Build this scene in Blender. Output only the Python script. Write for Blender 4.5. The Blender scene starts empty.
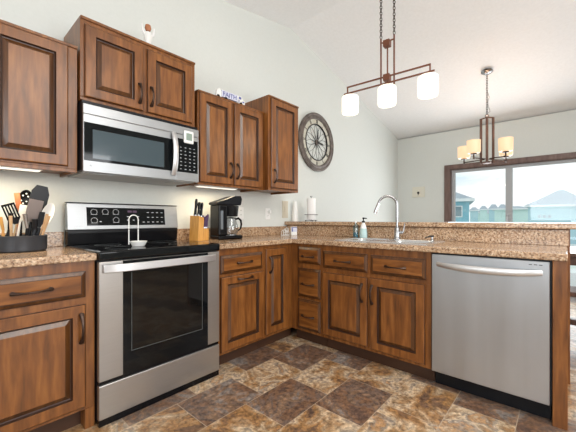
import bpy, bmesh, math, random
from mathutils import Vector, Matrix
random.seed(7)
sc = bpy.context.scene
col = sc.collection
PI = math.pi

# ------------------------------------------------------------------ camera
cam = bpy.data.cameras.new('camera'); camo = bpy.data.objects.new('camera', cam); col.objects.link(camo)
YAW = 0.7237
camo.location = (-2.1691, -2.4822, 1.092)
camo.rotation_euler = (PI/2, 0, YAW - PI/2)
cam.sensor_width = 36.0; cam.lens = 36.0*314.6/576.0
cam.shift_y = (219.1-216.0)/576.0
cam.clip_start = 0.02; cam.clip_end = 500
sc.camera = camo

# ------------------------------------------------------------------ world, exposure, big lights
sc.view_settings.view_transform = 'Standard'; sc.view_settings.look = 'None'
sc.view_settings.gamma = 1.0; sc.view_settings.exposure = 0.06; sc.view_settings.use_curve_mapping = False
w = bpy.data.worlds.new('sky'); sc.world = w; w.use_nodes = True
nt = w.node_tree; nt.nodes.clear()
def N(nt, t, **k):
    n = nt.nodes.new(t)
    for a, b in k.items(): setattr(n, a, b)
    return n
out = N(nt, 'ShaderNodeOutputWorld'); bg = N(nt, 'ShaderNodeBackground'); bg.inputs['Strength'].default_value = 1.15
tc = N(nt, 'ShaderNodeTexCoord'); mp = N(nt, 'ShaderNodeMapping'); mp.inputs['Scale'].default_value = (1.5, 1.5, 7)
nz = N(nt, 'ShaderNodeTexNoise'); nz.inputs['Scale'].default_value = 2.2; nz.inputs['Detail'].default_value = 6
cr = N(nt, 'ShaderNodeValToRGB'); cr.color_ramp.elements[0].position = .38; cr.color_ramp.elements[1].position = .58
cr.color_ramp.elements[0].color = (.66, .82, .90, 1); cr.color_ramp.elements[1].color = (1.0, 1.0, 1.0, 1)
nt.links.new(tc.outputs['Generated'], mp.inputs['Vector']); nt.links.new(mp.outputs[0], nz.inputs['Vector'])
nt.links.new(nz.outputs['Fac'], cr.inputs[0]); nt.links.new(cr.outputs[0], bg.inputs['Color']); nt.links.new(bg.outputs[0], out.inputs[0])

def area(name, loc, target, sx, sy, power, colr=(1, 1, 1)):
    l = bpy.data.lights.new(name, 'AREA'); l.shape = 'RECTANGLE'; l.size = sx; l.size_y = sy; l.energy = power; l.color = colr
    o = bpy.data.objects.new(name, l); col.objects.link(o); o.location = loc
    d = Vector(target)-Vector(loc); o.rotation_euler = d.to_track_quat('-Z', 'Y').to_euler()
    return o
area('added_fill_back', (-1.0, -5.5, 1.55), (-1.0, 0, 1.3), 2.6, 1.7, 82, (.97, .98, 1))  # added fill light; the back window it stands at is unseen
area('added_fill_side', (-3.72, -2.6, 1.6), (0, -2.3, 1.2), 2.2, 1.5, 42, (.97, .98, 1))  # added side fill, set at an unseen window in the left wall
area('daylight_patio_door', (3.7, -1.8, 1.15), (0, -1.6, 1.2), 1.7, 1.8, 46, (.95, .98, 1))
area('added_ceiling_fill', (-1.3, -3.3, 2.78), (-.9, -2.0, 0), 1.1, 1.1, 40, (1, .95, .88))  # overhead fill added to brighten the kitchen, no fixture seen there

# ------------------------------------------------------------------ materials
def mat(name, color, rough=.5, metal=0, **k):
    m = bpy.data.materials.new(name); m.use_nodes = True
    b = m.node_tree.nodes['Principled BSDF']
    b.inputs['Base Color'].default_value = (*color, 1); b.inputs['Roughness'].default_value = rough; b.inputs['Metallic'].default_value = metal
    for a, v in k.items():
        b.inputs[a.replace('_', ' ')].default_value = v
    return m
def ramp(nt, stops):
    r = N(nt, 'ShaderNodeValToRGB'); e = r.color_ramp.elements
    while len(e) < len(stops): e.new(.5)
    for i, (p, c) in enumerate(stops): e[i].position = p; e[i].color = (*c, 1)
    return r
def noisy(m, stops, scale, mscale=(1, 1, 1), detail=4, bump=0, coord='Object', distort=0, bdist=.002):
    nt = m.node_tree; b = nt.nodes['Principled BSDF']
    tc = N(nt, 'ShaderNodeTexCoord'); mp = N(nt, 'ShaderNodeMapping'); mp.inputs['Scale'].default_value = mscale
    oi = N(nt, 'ShaderNodeObjectInfo'); ad = N(nt, 'ShaderNodeVectorMath', operation='ADD')
    mu = N(nt, 'ShaderNodeMath', operation='MULTIPLY'); mu.inputs[1].default_value = 40
    nt.links.new(oi.outputs['Random'], mu.inputs[0]); nt.links.new(tc.outputs[coord], ad.inputs[0]); nt.links.new(mu.outputs[0], ad.inputs[1])
    n = N(nt, 'ShaderNodeTexNoise'); n.inputs['Scale'].default_value = scale; n.inputs['Detail'].default_value = detail; n.inputs['Distortion'].default_value = distort
    nt.links.new(ad.outputs[0], mp.inputs[0]); nt.links.new(mp.outputs[0], n.inputs['Vector'])
    r = ramp(nt, stops); nt.links.new(n.outputs['Fac'], r.inputs[0]); nt.links.new(r.outputs[0], b.inputs['Base Color'])
    if bump:
        bp = N(nt, 'ShaderNodeBump'); bp.inputs['Strength'].default_value = bump; bp.inputs['Distance'].default_value = bdist
        nt.links.new(n.outputs['Fac'], bp.inputs['Height']); nt.links.new(bp.outputs[0], b.inputs['Normal'])
    return m
M = {}
M['wall'] = noisy(mat('wall_paint', (.67, .70, .67), .75), [(.3, (.665, .69, .66)), (.7, (.685, .71, .68))], 60, bump=.03)
M['ceil'] = noisy(mat('ceiling_paint', (.78, .78, .76), .85), [(.3, (.86, .865, .87)), (.7, (.90, .905, .91))], 35, detail=8, bump=.15)
def wood(name, a, b_, c, rough=.36):
    m = mat(name, b_, rough); m.node_tree.nodes['Principled BSDF'].inputs['Coat Weight'].default_value = .12; m.node_tree.nodes['Principled BSDF'].inputs['Specular IOR Level'].default_value = .5
    m.node_tree.nodes['Principled BSDF'].inputs['Coat Roughness'].default_value = .25
    return noisy(m, [(.22, a), (.5, b_), (.84, c)], 5, (7, 7, .9), 12, bump=.06, distort=.3)
WA, WB, WC = (.078, .025, .0055), (.192, .066, .0135), (.335, .132, .031)
M['wood'] = wood('stained_maple', WA, WB, WC)
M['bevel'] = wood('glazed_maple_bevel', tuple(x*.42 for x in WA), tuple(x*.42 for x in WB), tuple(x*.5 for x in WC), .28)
M['woodh'] = noisy(mat('stained_maple_drawer', (.2, .08, .02), .33, Coat_Weight=.12, Specular_IOR_Level=.4), [(.25, WA), (.5, WB), (.78, WC)], 5, (.8, 5, 5), 7, bump=.06, distort=.7)
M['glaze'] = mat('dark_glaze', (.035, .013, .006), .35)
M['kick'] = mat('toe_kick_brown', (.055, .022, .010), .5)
M['dwood'] = noisy(mat('dark_walnut', (.07, .03, .02), .4), [(.3, (.045, .018, .010)), (.7, (.12, .055, .035))], 6, (4, 4, .8), 5)
M['trimw'] = noisy(mat('door_trim_walnut', (.2, .12, .1), .45), [(.3, (.11, .065, .055)), (.7, (.20, .13, .11))], 6, (4, 4, .8), 5)
M['bronze'] = mat('oil_rubbed_bronze', (.07, .045, .035), .35, .85)
M['brownm'] = mat('brown_bronze', (.15, .085, .065), .55, .4)
M['copper'] = mat('antique_copper', (.22, .09, .055), .4, .7)
def steel(name, c, rough, sc_):
    m = mat(name, c, rough, .92); nt = m.node_tree; b = nt.nodes['Principled BSDF']
    tc = N(nt, 'ShaderNodeTexCoord'); mp = N(nt, 'ShaderNodeMapping'); mp.inputs['Scale'].default_value = sc_
    n = N(nt, 'ShaderNodeTexNoise'); n.inputs['Scale'].default_value = 6; n.inputs['Detail'].default_value = 5
    nt.links.new(tc.outputs['Object'], mp.inputs[0]); nt.links.new(mp.outputs[0], n.inputs['Vector'])
    r = ramp(nt, [(.3, (rough*.9,)*3), (.7, (rough*1.12,)*3)]); nt.links.new(n.outputs['Fac'], r.inputs[0]); nt.links.new(r.outputs[0], b.inputs['Roughness'])
    r2 = ramp(nt, [(.3, tuple(x*.96 for x in c)), (.7, tuple(min(1, x*1.04) for x in c))]); nt.links.new(n.outputs['Fac'], r2.inputs[0]); nt.links.new(r2.outputs[0], b.inputs['Base Color'])
    return m
M['steel'] = steel('brushed_stainless', (.44, .42, .40), .34, (1.5, 90, 90))
M['steelm'] = steel('brushed_stainless_grey', (.40, .41, .42), .38, (1.5, 90, 90))
M['steelv'] = steel('brushed_stainless_upright', (.44, .46, .49), .36, (2.2, 2.2, .12))
M['steelb'] = mat('satin_steel_handle', (.66, .66, .67), .38, .85)
M['sinksteel'] = mat('sink_steel', (.70, .72, .74), .25, .9)
M['chrome'] = mat('chrome', (.6, .61, .63), .12, 1)
M['nickel'] = mat('brushed_nickel', (.38, .38, .39), .25, 1)
M['black'] = mat('black_plastic', (.004, .004, .005), .25, Specular_IOR_Level=.22)
M['satin'] = mat('black_satin', (.006, .007, .010), .35, Specular_IOR_Level=.25)
M['bglass'] = mat('black_glass', (.004, .005, .006), .05, Specular_IOR_Level=.32)
M['oveng'] = mat('oven_window', (.006, .0055, .005), .04, Specular_IOR_Level=.4)
M['mwglass'] = mat('microwave_window', (.05, .075, .09), .14, Coat_Weight=.6)
M['white'] = mat('white_plastic', (.82, .82, .80), .4)
M['cream'] = mat('cream_ceramic', (.72, .66, .52), .4)
M['tan'] = mat('tan_plate', (.60, .55, .44), .5)
M['grey'] = mat('grey_marks', (.42, .44, .46), .5)
M['dimgrey'] = mat('dim_grey', (.10, .11, .11), .4)
M['gauge'] = mat('smoky_gauge', (.16, .18, .20), .2)
M['plaque'] = mat('plaque_cream', (.72, .70, .60), .5)
M['marks'] = mat('pale_print', (.62, .64, .68), .5)
M['bluem'] = mat('blue_digits', (.08, .3, .5), .4)
M['bamboo'] = noisy(mat('bamboo', (.62, .30, .06), .4), [(.3, (.55, .25, .05)), (.7, (.72, .38, .10))], 8, (6, 6, 1))
M['ltwood'] = noisy(mat('pale_beech', (.6, .38, .2), .5), [(.3, (.50, .28, .13)), (.7, (.68, .46, .26))], 8, (6, 6, 1))
M['rwood'] = noisy(mat('red_wood_handle', (.35, .12, .04), .4), [(.3, (.30, .09, .03)), (.7, (.45, .18, .07))], 8, (6, 6, 1))
M['taupe'] = mat('taupe_nylon', (.17, .13, .115), .35)
M['purple'] = mat('purple_plastic', (.06, .018, .08), .35, Specular_IOR_Level=.3)
M['lcd'] = mat('lcd', (.25, .32, .27), .3)
M['paper'] = mat('paper', (.85, .85, .85), .9)
M['soap'] = mat('teal_soap', (.03, .19, .25), .2)
M['tealc'] = mat('teal_bottle', (.42, .58, .58), .25)
M['pewter'] = noisy(mat('clock_rim', (.13, .10, .09), .5, .3), [(.3, (.085, .068, .060)), (.7, (.20, .165, .145))], 14)
M['dial'] = noisy(mat('clock_dial', (.6, .57, .47), .6), [(.3, (.48, .46, .38)), (.7, (.66, .64, .55))], 12)
M['iron'] = mat('black_iron', (.03, .028, .027), .5, .5)
M['blueb'] = mat('blue_paint', (.08, .10, .30), .5)
M['lilac'] = mat('pale_sign', (.62, .64, .78), .5)
def emis(name, c, s, base=(.8, .78, .7)):
    m = mat(name, base, .4); b = m.node_tree.nodes['Principled BSDF']
    b.inputs['Emission Color'].default_value = (*c, 1); b.inputs['Emission Strength'].default_value = s
    return m
M['shade'] = emis('lit_frosted_glass', (1, .95, .80), .75)
M['shadew'] = emis('lit_amber_glass', (1, .74, .44), .62, (.6, .45, .3))
M['led'] = emis('undercabinet_diffuser', (1, .95, .85), .9)
# clear glass (thin): a little mirror over straight-through
def thin(name, tint, f=.07, rough=.02):
    m = bpy.data.materials.new(name); m.use_nodes = True; nt = m.node_tree; nt.nodes.clear()
    o = N(nt, 'ShaderNodeOutputMaterial'); t = N(nt, 'ShaderNodeBsdfTransparent'); t.inputs[0].default_value = (*tint, 1)
    g = N(nt, 'ShaderNodeBsdfGlossy'); g.inputs['Roughness'].default_value = rough; x = N(nt, 'ShaderNodeMixShader'); x.inputs[0].default_value = f
    nt.links.new(t.outputs[0], x.inputs[1]); nt.links.new(g.outputs[0], x.inputs[2]); nt.links.new(x.outputs[0], o.inputs[0])
    return m
M['pane'] = thin('window_glass', (.97, .99, .99), .05)
M['carafe'] = thin('carafe_glass', (.72, .74, .76), .16)
M['clear'] = thin('clear_bottle', (.62, .80, .86), .15)
M['screen'] = mat('cream_wall_switch', (.75, .75, .72), .4)

def granite():
    m = mat('granite', (.5, .4, .3), .22); m.node_tree.nodes['Principled BSDF'].inputs['Coat Weight'].default_value = .3
    nt = m.node_tree; b = nt.nodes['Principled BSDF']; tc = N(nt, 'ShaderNodeTexCoord')
    v = N(nt, 'ShaderNodeTexVoronoi'); v.inputs['Scale'].default_value = 140
    n = N(nt, 'ShaderNodeTexNoise'); n.inputs['Scale'].default_value = 75; n.inputs['Detail'].default_value = 5
    n2 = N(nt, 'ShaderNodeTexNoise'); n2.inputs['Scale'].default_value = 9; n2.inputs['Detail'].default_value = 3
    for x in (v, n, n2): nt.links.new(tc.outputs['Object'], x.inputs['Vector'])
    sp = N(nt, 'ShaderNodeSeparateColor'); nt.links.new(v.outputs['Color'], sp.inputs[0])
    r1 = ramp(nt, [(0, (.05, .03, .022)), (.10, (.19, .10, .055)), (.28, (.42, .255, .15)), (.58, (.58, .40, .255)), (.86, (.74, .60, .44))])
    r1.color_ramp.interpolation = 'CONSTANT'
    nt.links.new(sp.outputs[0], r1.inputs[0])
    r2 = ramp(nt, [(.36, (.20, .11, .065)), (.5, (.50, .33, .20)), (.64, (.72, .57, .42))]); nt.links.new(n.outputs['Fac'], r2.inputs[0])
    mx = N(nt, 'ShaderNodeMixRGB'); mx.inputs[0].default_value = .5; nt.links.new(r1.outputs[0], mx.inputs[1]); nt.links.new(r2.outputs[0], mx.inputs[2])
    r3 = ramp(nt, [(.35, (.78, .75, .71)), (.65, (1.02, .99, .95))]); nt.links.new(n2.outputs['Fac'], r3.inputs[0])
    m2 = N(nt, 'ShaderNodeMixRGB', blend_type='MULTIPLY'); m2.inputs[0].default_value = 1; nt.links.new(mx.outputs[0], m2.inputs[1]); nt.links.new(r3.outputs[0], m2.inputs[2])
    nt.links.new(m2.outputs[0], b.inputs['Base Color'])
    return m
M['granite'] = granite()

def floor_mat():
    m = mat('slate_look_tile', (.4, .3, .2), .32); nt = m.node_tree; b = nt.nodes['Principled BSDF']; L = nt.links.new
    tc = N(nt, 'ShaderNodeTexCoord'); sx = N(nt, 'ShaderNodeSeparateXYZ'); L(tc.outputs['Object'], sx.inputs[0])
    def mth(op, a, b_=None, c=None):
        n = N(nt, 'ShaderNodeMath', operation=op)
        for i, x in enumerate((a, b_, c)):
            if x is None: continue
            if isinstance(x, (int, float)): n.inputs[i].default_value = x
            else: L(x, n.inputs[i])
        return n.outputs[0]
    TW, TH = .405, .305
    v = mth('DIVIDE', mth('SUBTRACT', mth('MULTIPLY', sx.outputs['Y'], -1), .76), TH)
    row = mth('FLOOR', v); fv = mth('SUBTRACT', v, row)
    u = mth('DIVIDE', mth('ADD', mth('ADD', sx.outputs['X'], .807), mth('MULTIPLY', row, .135)), TW)
    cl = mth('FLOOR', u); fu = mth('SUBTRACT', u, cl)
    du = mth('MULTIPLY', mth('MINIMUM', fu, mth('SUBTRACT', 1, fu)), TW)
    dv = mth('MULTIPLY', mth('MINIMUM', fv, mth('SUBTRACT', 1, fv)), TH)
    dist = mth('MINIMUM', du, dv)
    near = mth('GREATER_THAN', row, 2.5)
    p1 = mth('MULTIPLY', mth('FLOORED_MODULO', mth('ADD', row, cl), 2), mth('SUBTRACT', 1, near))
    par = mth('ADD', p1, mth('MULTIPLY', mth('LESS_THAN', mth('FLOORED_MODULO', cl, 3), .5), near))
    cb = N(nt, 'ShaderNodeCombineXYZ'); L(cl, cb.inputs[0]); L(row, cb.inputs[1])
    wn = N(nt, 'ShaderNodeTexWhiteNoise'); L(cb.outputs[0], wn.inputs[0])
    sc1 = N(nt, 'ShaderNodeVectorMath', operation='SCALE'); L(wn.outputs['Color'], sc1.inputs[0]); sc1.inputs['Scale'].default_value = 17
    ad = N(nt, 'ShaderNodeVectorMath', operation='ADD'); L(tc.outputs['Object'], ad.inputs[0]); L(sc1.outputs[0], ad.inputs[1])
    n1 = N(nt, 'ShaderNodeTexNoise'); n1.inputs['Scale'].default_value = 3.8; n1.inputs['Detail'].default_value = 12; n1.inputs['Roughness'].default_value = .66; n1.inputs['Distortion'].default_value = .7
    n2 = N(nt, 'ShaderNodeTexNoise'); n2.inputs['Scale'].default_value = 38; n2.inputs['Detail'].default_value = 7; n2.inputs['Roughness'].default_value = .7
    L(ad.outputs[0], n1.inputs['Vector']); L(ad.outputs[0], n2.inputs['Vector'])
    lt = ramp(nt, [(.33, (.10, .065, .050)), (.40, (.20, .115, .065)), (.43, (.34, .18, .07)), (.485, (.35, .23, .13)), (.54, (.55, .42, .28)), (.58, (.27, .23, .19)), (.62, (.40, .225, .10)), (.70, (.58, .46, .33))])
    dk = ramp(nt, [(.30, (.06, .040, .033)), (.41, (.12, .075, .057)), (.46, (.21, .115, .065)), (.50, (.13, .098, .085)), (.55, (.26, .155, .09)), (.59, (.20, .175, .16)), (.68, (.34, .28, .23))])
    L(n1.outputs['Fac'], lt.inputs[0]); L(n1.outputs['Fac'], dk.inputs[0])
    mx = N(nt, 'ShaderNodeMixRGB'); L(par, mx.inputs[0]); L(lt.outputs[0], mx.inputs[1]); L(dk.outputs[0], mx.inputs[2])
    r2 = ramp(nt, [(.34, (.5, .48, .48)), (.5, (1.0, 1.0, 1.0)), (.64, (1.5, 1.45, 1.4))]); L(n2.outputs['Fac'], r2.inputs[0])
    m2 = N(nt, 'ShaderNodeMixRGB', blend_type='MULTIPLY'); m2.inputs[0].default_value = 1; L(mx.outputs[0], m2.inputs[1]); L(r2.outputs[0], m2.inputs[2])
    gr = mth('LESS_THAN', dist, .0018)
    m3 = N(nt, 'ShaderNodeMixRGB'); L(gr, m3.inputs[0]); L(m2.outputs[0], m3.inputs[1]); m3.inputs[2].default_value = (.42, .33, .24, 1)
    L(m3.outputs[0], b.inputs['Base Color'])
    bp = N(nt, 'ShaderNodeBump'); bp.inputs['Strength'].default_value = .35; bp.inputs['Distance'].default_value = .003
    L(n2.outputs['Fac'], bp.inputs['Height']); L(bp.outputs[0], b.inputs['Normal'])
    return m
M['floor'] = floor_mat()

# ------------------------------------------------------------------ mesh helpers
def BM(): return bmesh.new()
def box(bm, x0, x1, y0, y1, z0, z1, mi=0):
    if x0 > x1: x0, x1 = x1, x0
    if y0 > y1: y0, y1 = y1, y0
    if z0 > z1: z0, z1 = z1, z0
    v = [bm.verts.new(p) for p in ((x0,y0,z0),(x1,y0,z0),(x1,y1,z0),(x0,y1,z0),(x0,y0,z1),(x1,y0,z1),(x1,y1,z1),(x0,y1,z1))]
    for f in ((0,3,2,1),(4,5,6,7),(0,1,5,4),(1,2,6,5),(2,3,7,6),(3,0,4,7)):
        bm.faces.new([v[i] for i in f]).material_index = mi
def poly(bm, pts, off):                       # closed polygon pts (3D) extruded by vector off
    off = Vector(off); a = [bm.verts.new(p) for p in pts]; b = [bm.verts.new(Vector(p)+off) for p in pts]
    n = len(pts); bm.faces.new(a[::-1]); bm.faces.new(b)
    for i in range(n): bm.faces.new((a[i], a[(i+1) % n], b[(i+1) % n], b[i]))
    bmesh.ops.recalc_face_normals(bm, faces=bm.faces)
def tube(bm, pts, r, seg=10, flat=1.0, up=None, caps=True):     # sweep a (flattened) circle
    pts = [Vector(p) for p in pts]; n = len(pts); rr = r if isinstance(r, (list, tuple)) else [r]*n
    prev = None; rings = []
    for i, p in enumerate(pts):
        t = (pts[min(i+1, n-1)]-pts[max(i-1, 0)])
        if t.length < 1e-9: t = Vector((0, 0, 1))
        t.normalize()
        if prev is None:
            a = Vector(up) if up else (Vector((0, 0, 1)) if abs(t.z) < .9 else Vector((1, 0, 0)))
        else: a = prev
        a = (a - t*a.dot(t))
        if a.length < 1e-6: a = t.orthogonal()
        a.normalize(); prev = a; b = t.cross(a)
        rings.append([bm.verts.new(p + a*(rr[i]*math.cos(2*PI*k/seg)) + b*(rr[i]*flat*math.sin(2*PI*k/seg))) for k in range(seg)])
    for i in range(n-1):
        for k in range(seg): bm.faces.new((rings[i][k], rings[i][(k+1) % seg], rings[i+1][(k+1) % seg], rings[i+1][k]))
    if caps: bm.faces.new(rings[0][::-1]); bm.faces.new(rings[-1])
def loop_tube(bm, pts, r, seg=6):
    pts = [Vector(p) for p in pts]; n = len(pts); c = sum(pts, Vector())/n
    nrm = Vector()
    for i in range(n): nrm += (pts[i]-c).cross(pts[(i+1) % n]-c)
    nrm.normalize(); rings = []
    for i, p in enumerate(pts):
        t = (pts[(i+1) % n]-pts[i-1]).normalized(); b = t.cross(nrm).normalized()
        rings.append([bm.verts.new(p + nrm*r*math.cos(2*PI*k/seg) + b*r*math.sin(2*PI*k/seg)) for k in range(seg)])
    for i in range(n):
        for k in range(seg): bm.faces.new((rings[i][k], rings[i][(k+1) % seg], rings[(i+1) % n][(k+1) % seg], rings[(i+1) % n][k]))
def lathe(bm, prof, c=(0, 0, 0), seg=32, axis='z', close=False):
    rings = []
    for r, z in prof:
        if r < 1e-6: rings.append([bm.verts.new(_ax(c, 0, 0, z, axis))])
        else: rings.append([bm.verts.new(_ax(c, r*math.cos(2*PI*k/seg), r*math.sin(2*PI*k/seg), z, axis)) for k in range(seg)])
    m = len(rings)
    for i in range(m if close else m-1):
        a, b = rings[i], rings[(i+1) % m]
        for k in range(seg):
            k2 = (k+1) % seg
            if len(a) == 1 and len(b) == 1: continue
            if len(a) == 1: bm.faces.new((a[0], b[k2], b[k]))
            elif len(b) == 1: bm.faces.new((a[k], a[k2], b[0]))
            else: bm.faces.new((a[k], a[k2], b[k2], b[k]))
def _ax(c, x, y, z, axis):
    if axis == 'z': return (c[0]+x, c[1]+y, c[2]+z)
    if axis == 'y': return (c[0]+x, c[1]-z, c[2]+y)      # profile height runs towards -y
    return (c[0]+z, c[1]+x, c[2]+y)
def obj(name, bm, mats, parent=None, smooth=False, bevel=0, seg=2, loc=None, rot=None):
    bmesh.ops.recalc_face_normals(bm, faces=bm.faces)
    me = bpy.data.meshes.new(name); bm.to_mesh(me); bm.free()
    for m in (mats if isinstance(mats, (list, tuple)) else [mats]): me.materials.append(M[m] if isinstance(m, str) else m)
    o = bpy.data.objects.new(name, me); col.objects.link(o)
    if smooth:
        for p in me.polygons: p.use_smooth = True
        try: me.set_sharp_from_angle(angle=math.radians(38))
        except Exception: pass
    if bevel:
        b = o.modifiers.new('bevel', 'BEVEL'); b.width = bevel; b.segments = seg; b.limit_method = 'ANGLE'; b.angle_limit = math.radians(50)
    if parent: o.parent = parent
    if loc: o.location = loc
    if rot: o.rotation_euler = rot
    return o
def tag(o, label=None, cat=None, group=None, kind=None):
    if label: o['label'] = label
    if cat: o['category'] = cat
    if group: o['group'] = group
    if kind: o['kind'] = kind
    return o
def thing(name, label, cat, loc=(0, 0, 0), rotz=0, group=None):
    o = bpy.data.objects.new(name, None); col.objects.link(o); o.empty_display_size = .05
    o.location = loc; o.rotation_euler = (0, 0, rotz)
    return tag(o, label, cat, group)
def struct(name, bm, m, parent=None, **k):
    o = obj(name, bm, m, parent, **k)
    if not parent: o['kind'] = 'structure'
    return o

# ------------------------------------------------------------------ room shell
XL, XF, YB, YW = -3.8, 3.891, -5.6, 0.0
RX, RZ, SR, SL = .695, 3.387, .231, .19
def cz(x): return RZ - (SR*(x-RX) if x > RX else SL*(RX-x))
bm = BM(); box(bm, XL, XF, YB, 0, -.05, 0); struct('floor', bm, 'floor')
bm = BM(); poly(bm, [(XL-.1, 0, -.05), (XF+.12, 0, -.05), (XF+.12, 0, cz(XF)), (RX, 0, RZ), (XL-.1, 0, cz(XL))], (0, .12, 0)); struct('wall_range', bm, 'wall')
def wall_hole(name, axis, at, th, a0, a1, z0, top, holes, m='wall'):
    # wall in plane axis=at, spanning a0..a1, with openings (h0,h1,zb,zt)
    bm = BM(); cur = a0
    def seg(s0, s1, zb, zt):
        if s1-s0 < 1e-4: return
        t0, t1 = (top(s0), top(s1)) if callable(zt) else (zt, zt)
        P = [(s0, zb), (s1, zb)]
        if callable(zt):
            ks = [s0, s1] + ([RX] if axis == 'y' and s0 < RX < s1 else [])
            P += [(k, top(k)) for k in sorted(ks, reverse=True)]
        else: P += [(s1, zt), (s0, zt)]
        if axis == 'x': poly(bm, [(at, s, z) for s, z in P], (th, 0, 0))
        else: poly(bm, [(s, at, z) for s, z in P], (0, th, 0))
    for h0, h1, zb, zt in sorted(holes):
        seg(cur, h0, z0, top)
        if zb > z0+.01: seg(h0, h1, z0, zb)
        seg(h0, h1, zt, top); cur = h1
    seg(cur, a1, z0, top)
    return struct(name, bm, m)
DY0, DY1, DZ = -2.66, -.952, 1.965
wall_hole('wall_far', 'x', XF, .12, YB, 0, -.05, lambda s: cz(XF), [(DY0, DY1, -.05, DZ)])
wall_hole('wall_left', 'x', XL-.1, .1, YB, 0, -.05, lambda s: cz(XL), [(-3.7, -1.5, .85, 2.35)])
wall_hole('wall_back', 'y', YB-.1, .1, XL-.1, XF+.12, -.05, cz, [(-2.3, .3, .7, 2.4)])
bm = BM()
poly(bm, [(XL-.1, YB-.1, cz(XL)), (RX, YB-.1, RZ), (XF+.12, YB-.1, cz(XF)), (XF+.12, YB-.1, cz(XF)+.1), (RX, YB-.1, RZ+.1), (XL-.1, YB-.1, cz(XL)+.1)], (0, -YB+.22, 0))
struct('ceiling', bm, 'ceil')
for nm, ax, a0, a1, zb, zt in (('unseen_window_1', 'x', -3.7, -1.5, .85, 2.35), ('unseen_window_2', 'y', -2.3, .3, .7, 2.4)):  # unseen windows, put in to let light into the room
    bm = BM(); t = .05
    def bar(s0, s1, z0, z1, e=.07):
        if ax == 'x': box(bm, XL-.08, XL-.08+e, s0, s1, z0, z1)
        else: box(bm, s0, s1, YB-.08, YB-.08+e, z0, z1)
    bar(a0, a1, zb, zb+t); bar(a0, a1, zt-t, zt); bar(a0, a0+t, zb+t, zt-t); bar(a1-t, a1, zb+t, zt-t); mid = (a0+a1)/2; bar(mid-t/2, mid+t/2, zb+t, zt-t)
    f = struct(nm, bm, 'white')
    bm = BM(); e = .006
    if ax == 'x': box(bm, XL-.05, XL-.044, a0+.04, a1-.04, zb+.04, zt-.04)
    else: box(bm, a0+.04, a1-.04, YB-.05, YB-.044, zb+.04, zt-.04)
    obj('pane', bm, 'pane', f)
bm = BM(); box(bm, XF-.015, XF, DY1+.03, 0, 0, .09); struct('baseboard_far', bm, 'trimw')
bm = BM(); box(bm, .78, XF-.015, -.015, 0, 0, .09); struct('baseboard_range', bm, 'trimw')

# patio door in the far wall
bm = BM(); c = .075
for a, b_, z0, z1 in ((DY1, DY1+.095, 0, DZ+.08), (DY0-.095, DY0, 0, DZ+.08), (DY0, DY1, DZ, DZ+.08)): box(bm, XF-.022, XF, a, b_, z0, z1)
box(bm, XF, XF+.12, DY1-.012, DY1, 0, DZ); box(bm, XF, XF+.12, DY0, DY0+.012, 0, DZ); box(bm, XF, XF+.12, DY0+.012, DY1-.012, DZ-.012, DZ)
dr = struct('door_1', bm, 'trimw', bevel=.003)
dr.name = 'door_1'
bm = BM(); xi = XF+.03
a0, a1 = DY0+.012, DY1-.012; t = .055; mid = -1.80
for s0, s1, z0, z1 in ((a0, a1, 0, .05), (a0, a1, DZ-.055, DZ-.012), (a0, a0+t, .05, DZ-.055), (a1-t, a1, .05, DZ-.055), (mid-.045, mid+.045, .05, DZ-.055)): box(bm, xi, xi+.06, s0, s1, z0, z1)
obj('sash_frame', bm, 'grey', dr, bevel=.004)
bm = BM(); box(bm, xi+.02, xi+.026, a0+t-.01, mid-.03, .04, DZ-.05); obj('pane', bm, 'pane', dr)
bm = BM(); box(bm, xi+.035, xi+.041, mid+.03, a1-t+.01, .04, DZ-.05); obj('pane', bm, 'pane', dr)
bm = BM(); tube(bm, [(xi-.002, mid+.02, .93), (xi-.035, mid+.02, .95), (xi-.035, mid+.02, 1.13), (xi-.002, mid+.02, 1.15)], .008); obj('door_handle', bm, 'steelb', dr, True)

# ------------------------------------------------------------------ cabinet fronts
def rings(bm, x0, x1, z0, z1, prof, yb):
    """stack of rectangular rings: (inset, out, material of the band that starts here)"""
    prev = None
    for ins, o, mi in prof:
        r = [bm.verts.new(p) for p in ((x0+ins, yb-o, z0+ins), (x1-ins, yb-o, z0+ins), (x1-ins, yb-o, z1-ins), (x0+ins, yb-o, z1-ins))]
        if prev:
            for k in range(4): bm.faces.new((prev[k], prev[(k+1) % 4], r[(k+1) % 4], r[k])).material_index = pm
        else: bm.faces.new(r[::-1])
        prev, pm = r, mi
    bm.faces.new(prev)
def door(x0, x1, z0, z1, parent, name='door', yb=0, m='wood'):
    w, h = x1-x0, z1-z0; s = min(.058, w*.22)
    bm = BM()
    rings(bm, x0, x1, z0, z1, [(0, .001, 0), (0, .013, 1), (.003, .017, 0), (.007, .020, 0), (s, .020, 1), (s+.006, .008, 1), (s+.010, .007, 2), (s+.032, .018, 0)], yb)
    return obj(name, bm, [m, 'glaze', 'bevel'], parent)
def drawer(x0, x1, z0, z1, parent, yb=0, name='drawer', m='woodh'):
    bm = BM()
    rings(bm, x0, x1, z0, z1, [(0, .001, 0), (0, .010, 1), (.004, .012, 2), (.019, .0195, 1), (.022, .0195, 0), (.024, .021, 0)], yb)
    return obj(name, bm, [m, 'glaze', 'bevel'], parent)
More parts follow.
